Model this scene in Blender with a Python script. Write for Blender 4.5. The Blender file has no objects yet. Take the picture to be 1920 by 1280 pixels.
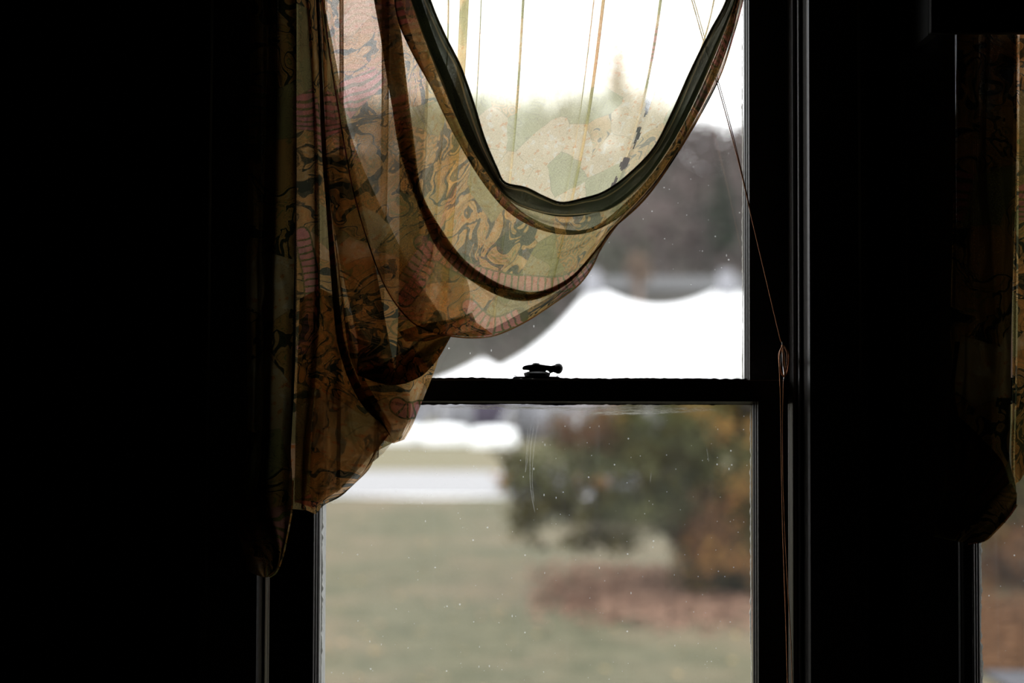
import bpy, math, random
import numpy as np
from mathutils import Vector, Matrix, noise
random.seed(7)
SC = bpy.context.scene
COL = SC.collection

# ------------------------------------------------------------------ camera, sky, exposure
F_PX = 1920 * 50.0 / 36.0
CAM_LOC = Vector((0.0, -2.9, 1.55))
CAM_ROT = (Matrix.Rotation(math.radians(91.8), 3, 'X') @ Matrix.Rotation(math.radians(0.2), 3, 'Z'))
cam_d = bpy.data.cameras.new('camera')
cam = bpy.data.objects.new('camera', cam_d); COL.objects.link(cam)
cam_d.lens = 50; cam_d.sensor_width = 36; cam_d.clip_end = 2000; cam_d.clip_start = 0.05
cam.matrix_world = Matrix.Translation(CAM_LOC) @ CAM_ROT.to_4x4()
cam_d.dof.use_dof = True; cam_d.dof.focus_distance = 2.86; cam_d.dof.aperture_fstop = 1.4
cam_d.dof.aperture_blades = 0
SC.camera = cam
SC.view_settings.view_transform = 'Standard'; SC.view_settings.look = 'None'
SC.view_settings.gamma = 1; SC.view_settings.use_curve_mapping = False
SC.view_settings.exposure = 0.0
SC.cycles.transparent_max_bounces = 48
SC.cycles.max_bounces = 10
SC.cycles.use_denoising = True

w = bpy.data.worlds.new('overcast_sky'); SC.world = w; w.use_nodes = True
nt = w.node_tree; nt.nodes.clear()
wo = nt.nodes.new('ShaderNodeOutputWorld'); bg = nt.nodes.new('ShaderNodeBackground')
tc = nt.nodes.new('ShaderNodeTexCoord'); ns = nt.nodes.new('ShaderNodeTexNoise')
ns.inputs['Scale'].default_value = 3.0; ns.inputs['Detail'].default_value = 5
cr = nt.nodes.new('ShaderNodeValToRGB')
cr.color_ramp.elements[0].position = 0.3; cr.color_ramp.elements[0].color = (0.80, 0.84, 0.88, 1)
cr.color_ramp.elements[1].position = 0.62; cr.color_ramp.elements[1].color = (1.0, 1.0, 1.0, 1)
nt.links.new(tc.outputs['Generated'], ns.inputs['Vector']); nt.links.new(ns.outputs['Fac'], cr.inputs['Fac'])
nt.links.new(cr.outputs['Color'], bg.inputs['Color']); nt.links.new(bg.outputs[0], wo.inputs[0])
bg.inputs['Strength'].default_value = 3.6

# ------------------------------------------------------------------ helpers
def P(px, py, Y):
    d = CAM_ROT @ Vector(((px - 960) / F_PX, -(py - 640) / F_PX, -1.0))
    return CAM_LOC + d * ((Y - CAM_LOC.y) / d.y)
def wx(px, Y, py=710): return P(px, py, Y).x
def wz(py, Y, px=1000): return P(px, py, Y).z

def smooth(o):
    for p in o.data.polygons: p.use_smooth = True
def obj(name, verts, faces, mat, parent=None, sm=False):
    me = bpy.data.meshes.new(name); me.from_pydata([tuple(v) for v in verts], [], faces); me.update()
    o = bpy.data.objects.new(name, me); COL.objects.link(o)
    if mat: me.materials.append(mat)
    if parent: o.parent = parent; o.matrix_parent_inverse = parent.matrix_world.inverted()
    if sm: smooth(o)
    return o
def empty(name, loc=(0, 0, 0)):
    o = bpy.data.objects.new(name, None); COL.objects.link(o); o.location = loc; o.empty_display_size = .1
    o.matrix_world = Matrix.Translation(loc)
    return o
def tag(o, label=None, cat=None, group=None, kind=None):
    if label: o['label'] = label
    if cat: o['category'] = cat
    if group: o['group'] = group
    if kind: o['kind'] = kind
    return o
class MB:
    def __init__(s): s.v = []; s.f = []
    def box(s, x0, x1, y0, y1, z0, z1):
        n = len(s.v)
        s.v += [(x, y, z) for z in (z0, z1) for y in (y0, y1) for x in (x0, x1)]
        s.f += [tuple(n + i for i in q) for q in ((0, 2, 3, 1), (4, 5, 7, 6), (0, 1, 5, 4), (2, 6, 7, 3), (0, 4, 6, 2), (1, 3, 7, 5))]
        return s
    def prism(s, quad, y0, y1):
        """polygon of (x,z) extruded in y"""
        n = len(s.v); k = len(quad)
        s.v += [(x, y0, z) for x, z in quad] + [(x, y1, z) for x, z in quad]
        s.f += [tuple(range(n, n + k)), tuple(range(n + 2 * k - 1, n + k - 1, -1))]
        s.f += [(n + i, n + k + i, n + k + (i + 1) % k, n + (i + 1) % k) for i in range(k)]
        return s
    def profile(s, pts, z0, z1, closed=False):
        """open polyline of (x,y) extruded in z"""
        n = len(s.v); k = len(pts)
        s.v += [(x, y, z0) for x, y in pts] + [(x, y, z1) for x, y in pts]
        s.f += [(n + i, n + i + 1, n + k + i + 1, n + k + i) for i in range(k - 1)]
        if closed: s.f += [(n + k - 1, n, n + k, n + 2 * k - 1), tuple(range(n + k - 1, n - 1, -1)), tuple(range(n + k, n + 2 * k))]
        return s
    def hprofile(s, pts, x0, x1):
        """closed polyline of (y,z) extruded in x; ends may differ in z via callable"""
        n = len(s.v); k = len(pts)
        s.v += [(x0, y, z) for y, z in pts] + [(x1, y, z) for y, z in pts]
        s.f += [(n + i, n + (i + 1) % k, n + k + (i + 1) % k, n + k + i) for i in range(k)]
        s.f += [tuple(range(n + k - 1, n - 1, -1)), tuple(range(n + k, n + 2 * k))]
        return s
    def tube(s, pts, r, seg=8, caps=True):
        n0 = len(s.v); pts = [Vector(p) for p in pts]
        rr = r if isinstance(r, (list, tuple)) else [r] * len(pts)
        for i, p in enumerate(pts):
            t = (pts[min(i + 1, len(pts) - 1)] - pts[max(i - 1, 0)]).normalized()
            a = t.cross(Vector((0, 1, 0)))
            if a.length < .05: a = t.cross(Vector((1, 0, 0)))
            a.normalize(); b = t.cross(a)
            for j in range(seg):
                th = 2 * math.pi * j / seg
                s.v.append(tuple(p + (a * math.cos(th) + b * math.sin(th)) * rr[i]))
        for i in range(len(pts) - 1):
            for j in range(seg):
                s.f.append((n0 + i * seg + j, n0 + i * seg + (j + 1) % seg, n0 + (i + 1) * seg + (j + 1) % seg, n0 + (i + 1) * seg + j))
        if caps:
            s.f.append(tuple(range(n0 + seg - 1, n0 - 1, -1)))
            e = n0 + (len(pts) - 1) * seg; s.f.append(tuple(range(e, e + seg)))
        return s
    def lathe(s, c, prof, seg=20):
        """prof: (r,z)"""
        n = len(s.v)
        for r, z in prof:
            for j in range(seg):
                th = 2 * math.pi * j / seg
                s.v.append((c[0] + r * math.cos(th), c[1] + r * math.sin(th), c[2] + z))
        for i in range(len(prof) - 1):
            for j in range(seg):
                s.f.append((n + i * seg + j, n + i * seg + (j + 1) % seg, n + (i + 1) * seg + (j + 1) % seg, n + (i + 1) * seg + j))
        s.f.append(tuple(range(n + seg - 1, n - 1, -1)))
        e = n + (len(prof) - 1) * seg; s.f.append(tuple(range(e, e + seg)))
        return s
    def build(s, name, mat, parent=None, sm=False, bevel=0):
        o = obj(name, s.v, s.f, mat, parent, sm)
        if bevel:
            m = o.modifiers.new('bevel', 'BEVEL'); m.width = bevel; m.segments = 2
        return o

def curve_pts(pts, n, arc=True):
    """Catmull-Rom through pts (tuples), resampled to n by arc length"""
    P_ = [Vector(p) for p in pts]
    P_ = [P_[0] * 2 - P_[1]] + P_ + [P_[-1] * 2 - P_[-2]]
    dense = []
    for i in range(1, len(P_) - 2):
        p0, p1, p2, p3 = P_[i - 1:i + 3]
        for k in range(16):
            t = k / 16
            dense.append(0.5 * ((2 * p1) + (p2 - p0) * t + (2 * p0 - 5 * p1 + 4 * p2 - p3) * t * t + (3 * p1 - p0 - 3 * p2 + p3) * t ** 3))
    dense.append(P_[-2])
    L = [0]
    for a, b in zip(dense, dense[1:]): L.append(L[-1] + (b - a).length)
    out = []; j = 0
    for i in range(n):
        d = L[-1] * i / (n - 1)
        while j < len(L) - 2 and L[j + 1] < d: j += 1
        f = (d - L[j]) / max(L[j + 1] - L[j], 1e-9)
        out.append(dense[j].lerp(dense[j + 1], min(max(f, 0), 1)))
    return out

# ------------------------------------------------------------------ materials
class NT:
    def __init__(s, name):
        s.m = bpy.data.materials.new(name); s.m.use_nodes = True; s.t = s.m.node_tree; s.t.nodes.clear()
        s.out = s.n('ShaderNodeOutputMaterial')
    def n(s, typ, **kw):
        x = s.t.nodes.new(typ)
        for k, v in kw.items():
            if k.startswith('_'): setattr(x, k[1:], v)
            else:
                key = k.replace('__', ' ')
                s.set(x.inputs[int(key[1:])] if key[0] == 'i' and key[1:].isdigit() else x.inputs[key], v)
        return x
    def set(s, sock, v):
        if hasattr(v, 'links') and hasattr(v, 'is_output'): s.t.links.new(v, sock)
        elif hasattr(v, 'outputs'): s.t.links.new(v.outputs[0], sock)
        else:
            if isinstance(v, tuple) and len(v) == 3 and sock.type == 'RGBA': v = v + (1,)
            sock.default_value = v
    def math(s, op, a, b=0.0, c=0.0, clamp=False):
        x = s.n('ShaderNodeMath', _operation=op, i0=a, i1=b, i2=c); x.use_clamp = clamp; return x.outputs[0]
    def vmath(s, op, a, b=(0, 0, 0)):
        x = s.n('ShaderNodeVectorMath', _operation=op, i0=a, i1=b); return x.outputs[0]
    def mix(s, f, a, b, blend='MIX'):
        x = s.t.nodes.new('ShaderNodeMix'); x.data_type = 'RGBA'; x.blend_type = blend
        s.set(x.inputs[0], f); s.set(x.inputs[6], a); s.set(x.inputs[7], b); return x.outputs[2]
    def step(s, v, lo, hi):
        x = s.n('ShaderNodeMapRange', _interpolation_type='SMOOTHSTEP'); s.set(x.inputs[0], v)
        x.inputs[1].default_value = lo; x.inputs[2].default_value = hi; return x.outputs[0]
    def noise(s, vec, scale, detail=2, rough=.5, dist=0):
        x = s.n('ShaderNodeTexNoise', Scale=scale, Detail=detail, Roughness=rough, Distortion=dist)
        if vec is not None: s.set(x.inputs['Vector'], vec)
        return x
    def finish(s, shader): s.t.links.new(shader.outputs[0], s.out.inputs[0]); return s.m

def paint(name, col, rough=.5, spec=.5, var=.3, scale=30, bump=.15, metal=0):
    g = NT(name); tcn = g.n('ShaderNodeTexCoord')
    nz = g.noise(tcn.outputs['Object'], scale, 4)
    c2 = tuple(min(1, c * (1 + var)) for c in col); c1 = tuple(c * (1 - var) for c in col)
    c = g.mix(nz.outputs[0], c1, c2)
    b = g.n('ShaderNodeBump', Strength=bump, Height=nz.outputs[0]); b.inputs['Distance'].default_value = .002
    p = g.n('ShaderNodeBsdfPrincipled', Roughness=rough, Metallic=metal)
    g.set(p.inputs['Base Color'], c); p.inputs['Specular IOR Level'].default_value = spec
    g.t.links.new(b.outputs[0], p.inputs['Normal'])
    return g.finish(p)

M = {}
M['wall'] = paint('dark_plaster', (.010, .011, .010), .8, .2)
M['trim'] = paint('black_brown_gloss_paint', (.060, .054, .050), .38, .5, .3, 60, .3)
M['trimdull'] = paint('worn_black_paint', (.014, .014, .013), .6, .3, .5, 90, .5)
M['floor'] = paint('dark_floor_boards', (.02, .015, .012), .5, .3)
M['iron'] = paint('black_cast_iron', (.012, .012, .012), .55, .25, .3, 80, .2)
M['putty'] = paint('flaking_white_putty', (.50, .49, .45), .8, .2, .6, 120, .6)
M['sheet_metal'] = paint('worn_nickel', (.55, .55, .52), .35, .5, .3, 90, .1, 1)
M['cord'] = paint('waxed_orange_brown_cord', (.75, .32, .13), .5, .4, .4, 300, .2)
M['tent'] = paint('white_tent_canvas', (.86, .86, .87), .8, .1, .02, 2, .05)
M['tentwall'] = paint('shade_greyed_canvas', (.22, .22, .24), .8, .1, .08, 1, .1)  # white canvas greyed: shade of the tent walls put into the colour
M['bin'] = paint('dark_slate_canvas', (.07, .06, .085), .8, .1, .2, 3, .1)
M['cloth_white'] = paint('white_table_cloth', (.85, .86, .87), .8, .1, .02, 3, .1)
M['pole'] = paint('grey_aluminium_pole', (.5, .5, .52), .4, .5, .1, 5, .05, .6)
M['rope'] = paint('pale_rope', (.5, .48, .45), .8, .1)
M['bark'] = paint('rough_grey_brown_bark', (.06, .045, .035), .9, .1, .4, 12, .8)
M['palebark'] = paint('pale_tan_bark', (.18, .135, .115), .9, .1, .3, 6, .5)
M['roof'] = paint('pale_grey_roofing', (.062, .062, .064), .7, .3, .1, 3, .1)
M['siding'] = paint('grey_brown_siding', (.10, .095, .09), .8, .2, .2, 3, .2)
M['rod'] = paint('dark_wood_rod', (.03, .02, .015), .5, .4)

def glass_mat():
    g = NT('old_dusty_window_glass')
    tcn = g.n('ShaderNodeTexCoord'); ob = tcn.outputs['Object']
    sxyz = g.n('ShaderNodeSeparateXYZ', Vector=ob); flat = g.n('ShaderNodeCombineXYZ', X=sxyz.outputs[0], Y=sxyz.outputs[2]).outputs[0]
    # specks of dust and paint
    def specks(scale, rad, dens, stretch=(1, 1, 1)):
        mp = g.vmath('MULTIPLY', flat, stretch)
        v = g.n('ShaderNodeTexVoronoi', Scale=scale, Vector=mp)
        v.voronoi_dimensions = '2D'
        sep = g.n('ShaderNodeSeparateColor', Color=v.outputs['Color'])
        on = g.math('LESS_THAN', sep.outputs[0], dens)
        size = g.math('MULTIPLY', sep.outputs[1], rad)
        return g.math('MULTIPLY', on, g.math('LESS_THAN', v.outputs['Distance'], size))
    s1 = specks(38, .075, .16); s2 = specks(110, .12, .035); s3 = specks(45, .055, .12, (1, .45, 1))
    sp = g.math('MAXIMUM', g.math('MAXIMUM', s1, s2), s3)
    nz = g.noise(ob, 2.2, 5, .6)
    film = g.math('MULTIPLY_ADD', g.step(nz.outputs[0], .35, .75), .028, .017)
    # vertical dried rain streaks
    st = g.noise(g.vmath('MULTIPLY', ob, (60, 60, 1.6)), 1.0, 4, .6)
    film = g.math('ADD', film, g.math('MULTIPLY', g.step(st.outputs[0], .58, .8), .025))
    dirt = g.math('MAXIMUM', g.math('MULTIPLY', sp, .42), film)
    tr = g.n('ShaderNodeBsdfTransparent', Color=(.985, .99, .985))
    gl = g.n('ShaderNodeBsdfGlossy', Roughness=.0, Color=(1, 1, 1))
    fr = g.n('ShaderNodeFresnel', IOR=1.45)
    a = g.n('ShaderNodeMixShader', i0=g.math('MULTIPLY', fr, 1.0), i1=tr, i2=gl)
    tl = g.n('ShaderNodeBsdfTranslucent', Color=(.85, .87, .86)); df = g.n('ShaderNodeBsdfDiffuse', Color=(.6, .6, .6))
    d2 = g.n('ShaderNodeMixShader', i0=.3, i1=tl, i2=df)
    f = g.n('ShaderNodeMixShader', i0=dirt, i1=a, i2=d2)
    return g.finish(f)
M['glass'] = glass_mat()
def smear_mat():
    g = NT('dried_white_smear'); tcn = g.n('ShaderNodeTexCoord')
    n = g.noise(g.vmath('MULTIPLY', tcn.outputs['Object'], (25, 1, 260)), 1.0, 5, .7)
    tl = g.n('ShaderNodeBsdfTranslucent', Color=(.8, .8, .78)); tr = g.n('ShaderNodeBsdfTransparent')
    uv = g.n('ShaderNodeUVMap'); sx = g.n('ShaderNodeSeparateXYZ', Vector=uv.outputs[0])
    ed = g.math('MULTIPLY', g.math('SUBTRACT', 1.0, g.math('ABSOLUTE', g.math('MULTIPLY_ADD', sx.outputs[1], 2.0, -1.0))),
                g.math('SUBTRACT', 1.0, g.math('ABSOLUTE', g.math('MULTIPLY_ADD', sx.outputs[0], 2.0, -1.0))))
    f = g.math('MULTIPLY', g.step(n.outputs[0], .36, .62), g.step(ed, .0, .5))
    return g.finish(g.n('ShaderNodeMixShader', i0=g.math('MULTIPLY', f, .85), i1=tr, i2=tl))
M['smear'] = smear_mat()

def cloth_mat(name, open_=.42, seed=0.0, bright=1.0, pale=0.0, th=(.215, .385, .705, .815, .925), tint=(1, 1, 1), sc_=1.0, border=0, tr_mix=.45, df_=.15):
    """sheer printed voile: threads scatter light through, gaps let it pass; denser when seen edge-on"""
    g = NT(name)
    uvn = g.n('ShaderNodeUVMap'); uvn.uv_map = 'UVMap'
    uv0 = g.vmath('ADD', uvn.outputs[0], (seed, seed * .37, 0))
    uv = g.vmath('MULTIPLY', uv0, (sc_, sc_, 1))
    wn = g.noise(uv, 7, 2).outputs['Color']
    wrp = g.vmath('SUBTRACT', wn, (.5, .5, .5))
    uw = g.vmath('ADD', uv, g.vmath('MULTIPLY', wrp, (.10, .10, 0)))
    uw2 = g.vmath('ADD', uv, g.vmath('MULTIPLY', wrp, (.34, .34, 0)))
    uw3 = g.vmath('ADD', uv, g.vmath('MULTIPLY', wrp, (.04, .04, 0)))
    vo = g.n('ShaderNodeTexVoronoi', Scale=9.0, Vector=uw3); vo.voronoi_dimensions = '2D'
    rnd = g.n('ShaderNodeSeparateColor', Color=vo.outputs['Color'])
    ve = g.n('ShaderNodeTexVoronoi', Scale=9.0, Vector=uw3); ve.voronoi_dimensions = '2D'; ve.feature = 'DISTANCE_TO_EDGE'
    gold = (.82, .58, .26); cream = (.90, .76, .54); olive = (.40, .44, .20); dark = (.07, .095, .07)
    pink = (.78, .32, .44); orange = (.84, .40, .14); sage = (.62, .64, .40)
    n_c = g.noise(uw, 5.0, 2.5).outputs[0]
    contour = g.math('ABSOLUTE', g.math('SINE', g.math('MULTIPLY', n_c, 210)))
    cl = g.step(contour, .0, .6)
    brk = g.noise(uv, 22, 2).outputs[0]                       # breaks the printed lines up
    cl = g.math('MAXIMUM', cl, g.step(brk, .52, .62))
    shade = g.noise(uw2, 10, 3).outputs[0]
    lookB = g.mix(cl, (.30, .33, .20), g.mix(shade, olive, sage))
    fl = g.noise(uv, 62, 2).outputs[0]
    lookA = g.mix(g.step(fl, .58, .66), cream, orange)
    lookA = g.mix(g.step(g.noise(uv, 44, 1).outputs[0], .60, .64), lookA, (.97, .93, .85))
    sc = g.noise(uw2, 11, 2.5, .45, 1.0).outputs[0]
    scm = g.math('ABSOLUTE', g.math('SUBTRACT', sc, .5))
    ground = g.mix(g.step(shade, .38, .62), g.mix(.35, gold, orange), gold)
    lookC = g.mix(g.step(scm, .030, .037), dark, ground)
    lookC = g.mix(g.step(g.math('ABSOLUTE', g.math('SUBTRACT', scm, .048)), .002, .006), (.95, .78, .48), lookC)
    lookC = g.mix(g.step(g.math('ABSOLUTE', g.math('SUBTRACT', scm, .075)), .002, .006), (.42, .34, .14), lookC)
    lookC = g.mix(g.step(g.math('ABSOLUTE', g.math('SUBTRACT', scm, .105)), .003, .008), olive, lookC)
    st = g.n('ShaderNodeTexWave', Scale=16.0, Vector=uw, Distortion=2.0); st.wave_type = 'RINGS'
    lookD = g.mix(g.step(st.outputs[1], .20, .40), (.26, .28, .13), g.mix(shade, pink, (.85, .50, .50)))
    vc = g.n('ShaderNodeTexVoronoi', Scale=30.0, Vector=uw); vc.voronoi_dimensions = '2D'
    circ = g.math('SINE', g.math('MULTIPLY', vc.outputs['Distance'], 20))
    lookE = g.mix(g.step(circ, -.35, .25), (.38, .34, .14), ground)
    r = rnd.outputs[0]
    col = g.mix(g.step(r, th[0], th[0] + .005), lookA, lookB)
    col = g.mix(g.step(r, th[1], th[1] + .005), col, lookC)
    col = g.mix(g.step(r, th[2], th[2] + .005), col, lookD)
    col = g.mix(g.step(r, th[3], th[3] + .005), col, lookE)
    col = g.mix(g.step(r, th[4], th[4] + .005), col, lookC)
    eg = g.math('MAXIMUM', g.step(ve.outputs['Distance'], .004, .014), g.step(brk, .50, .56))
    col = g.mix(eg, g.mix(.5, col, (.14, .15, .09)), col)
    bd = g.n('ShaderNodeAttribute', _attribute_name='bd').outputs['Fac']
    bs = g.n('ShaderNodeAttribute', _attribute_name='bs').outputs['Fac']
    bd = g.math('ADD', bd, g.math('MULTIPLY_ADD', g.noise(uv, 30, 2).outputs[0], .006, -.003))
    fr = g.math('FRACT', g.math('DIVIDE', g.math('ADD', bs, g.math('MULTIPLY', g.noise(uv, 40, 1).outputs[0], .006)), .0135))
    rung = g.mix(g.math('GREATER_THAN', g.math('ABSOLUTE', g.math('SUBTRACT', fr, .5)), .36), g.mix(shade, pink, (.88, .55, .55)), (.22, .25, .11))
    col = g.mix(g.math('LESS_THAN', g.math('ABSOLUTE', bd), .0175), col, (.20, .24, .10))
    col = g.mix(g.math('LESS_THAN', g.math('ABSOLUTE', bd), .014), col, rung)
    if border:   # dark green border print with gold lines running along the hem
        sx = g.n('ShaderNodeSeparateXYZ', Vector=uv0)
        u_ = g.math('ADD', sx.outputs[0], g.math('MULTIPLY', g.noise(uv0, 6, 2).outputs[0], .012))
        ln = g.math('FRACT', g.math('MULTIPLY', u_, 38))
        dk = g.mix(shade, (.05, .07, .05), (.16, .18, .09))
        col = g.mix(g.math('MULTIPLY', g.math('LESS_THAN', ln, .10), .8), dk, (.80, .66, .36))
    big = g.noise(uv0, 1.7, 2).outputs[0]
    col = g.mix(g.math('MULTIPLY', g.step(big, .50, .66), .45), col, g.mix(1.0, col, (1.0, .55, .52), 'MULTIPLY'))
    if pale: col = g.mix(pale, col, (.95, .92, .82))
    col = g.mix(1.0, col, tint, 'MULTIPLY')
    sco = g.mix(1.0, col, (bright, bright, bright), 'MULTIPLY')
    wv = g.noise(g.vmath('MULTIPLY', uv0, (240, 800, 1)), 1, 1).outputs[0]
    wv2 = g.noise(g.vmath('MULTIPLY', uv0, (800, 240, 1)), 1, 1).outputs[0]
    weave = g.math('MULTIPLY_ADD', g.math('ADD', wv, wv2), .5, -.5)
    geo = g.n('ShaderNodeNewGeometry')
    dt = g.n('ShaderNodeVectorMath', _operation='DOT_PRODUCT', i0=geo.outputs['Normal'], i1=geo.outputs['Incoming'])
    ca = g.math('MAXIMUM', g.math('ABSOLUTE', dt.outputs['Value']), .10)
    base = g.math('ADD', open_, g.math('MULTIPLY', weave, .6))
    T = g.math('POWER', g.math('MAXIMUM', base, .04), g.math('DIVIDE', 1.0, ca))
    tr = g.n('ShaderNodeBsdfTransparent', Color=g.mix(tr_mix, col, (1, 1, 1)))
    tl = g.n('ShaderNodeBsdfTranslucent', Color=sco); df = g.n('ShaderNodeBsdfDiffuse', Color=sco)
    sh = g.n('ShaderNodeMixShader', i0=df_, i1=tl, i2=df)
    return g.finish(g.n('ShaderNodeMixShader', i0=g.math('SUBTRACT', 1.0, T), i1=tr, i2=sh))
M['voile_pale'] = cloth_mat('pale_printed_voile', .46, 2.0, 1.0, .46, th=(.40, .80, .84, .87, .99), tint=(1, .98, .88), sc_=1.5, tr_mix=.6, df_=.04)
WARM = (.14, .26, .66, .78, .90)
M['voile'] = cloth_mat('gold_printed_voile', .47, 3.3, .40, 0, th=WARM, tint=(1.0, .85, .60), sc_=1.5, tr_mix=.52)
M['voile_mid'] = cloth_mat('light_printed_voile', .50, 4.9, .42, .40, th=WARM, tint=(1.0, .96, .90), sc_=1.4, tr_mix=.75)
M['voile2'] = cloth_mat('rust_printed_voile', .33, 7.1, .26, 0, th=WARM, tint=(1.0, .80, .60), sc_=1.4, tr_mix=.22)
M['voile4'] = cloth_mat('shade_darkened_voile', .09, 5.2, .07, 0, th=WARM, tint=(1.0, .90, .55))  # printed voile darkened: shade of the unlit gathers put into its colour
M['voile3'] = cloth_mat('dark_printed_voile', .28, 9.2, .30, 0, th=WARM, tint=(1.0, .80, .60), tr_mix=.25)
M['border'] = cloth_mat('green_border_voile', .13, 1.2, .20, 0, border=1, tr_mix=.25)

# ------------------------------------------------------------------ room shell
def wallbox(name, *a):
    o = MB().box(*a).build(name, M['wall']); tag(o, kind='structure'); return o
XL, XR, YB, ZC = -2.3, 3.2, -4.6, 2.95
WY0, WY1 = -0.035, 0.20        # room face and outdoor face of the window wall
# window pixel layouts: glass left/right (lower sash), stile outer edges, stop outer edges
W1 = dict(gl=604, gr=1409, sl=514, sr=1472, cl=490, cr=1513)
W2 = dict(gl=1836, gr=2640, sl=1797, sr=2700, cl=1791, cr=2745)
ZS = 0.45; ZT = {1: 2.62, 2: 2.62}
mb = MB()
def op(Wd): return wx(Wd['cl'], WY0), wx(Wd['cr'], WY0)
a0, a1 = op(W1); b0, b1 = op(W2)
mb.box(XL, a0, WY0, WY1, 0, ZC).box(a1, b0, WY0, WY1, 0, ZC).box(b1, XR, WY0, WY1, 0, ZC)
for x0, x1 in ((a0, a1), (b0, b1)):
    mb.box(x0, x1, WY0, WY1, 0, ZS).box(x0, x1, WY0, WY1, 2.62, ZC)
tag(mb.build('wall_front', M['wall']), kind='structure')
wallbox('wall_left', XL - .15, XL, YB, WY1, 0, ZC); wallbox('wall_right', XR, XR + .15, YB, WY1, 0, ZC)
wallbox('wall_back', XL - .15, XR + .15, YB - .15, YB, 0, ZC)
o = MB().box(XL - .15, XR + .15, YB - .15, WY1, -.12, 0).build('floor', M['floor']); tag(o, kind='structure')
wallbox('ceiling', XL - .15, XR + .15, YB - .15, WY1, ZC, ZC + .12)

def ragged_strip(name, a, b, side, wmin, wmax, Y, mat, parent, step=.004, seed=0, axis='z'):
    """crumbling putty along a glass edge from a to b (x,z); grows towards side"""
    A = Vector((a[0], a[1])); B = Vector((b[0], b[1])); L = (B - A).length; n = int(L / step)
    d = (B - A) / L; nrm = Vector((d.y, -d.x)) * side
    v = []; f = []
    for i in range(n + 1):
        p = A + d * (L * i / n)
        k = noise.noise(Vector((i * .045, seed, 0))) * .5 + .5
        j = noise.noise(Vector((i * .35, seed + 9, 0))) * .5 + .5
        ww = wmin + (wmax - wmin) * max(0, min(1, (k * .65 + j * .6 - .35) * 1.6))
        q = p + nrm * ww
        for (x, z, y) in ((p.x, p.y, Y), (q.x, q.y, Y), (q.x, q.y, Y + .003), (p.x, p.y, Y + .003)): v.append((x, y, z))
        if i:
            m = 4 * (i - 1)
            for e in range(4): f.append((m + e, m + (e + 1) % 4, m + 4 + (e + 1) % 4, m + 4 + e))
    return obj(name, v, f, mat, parent)

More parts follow.
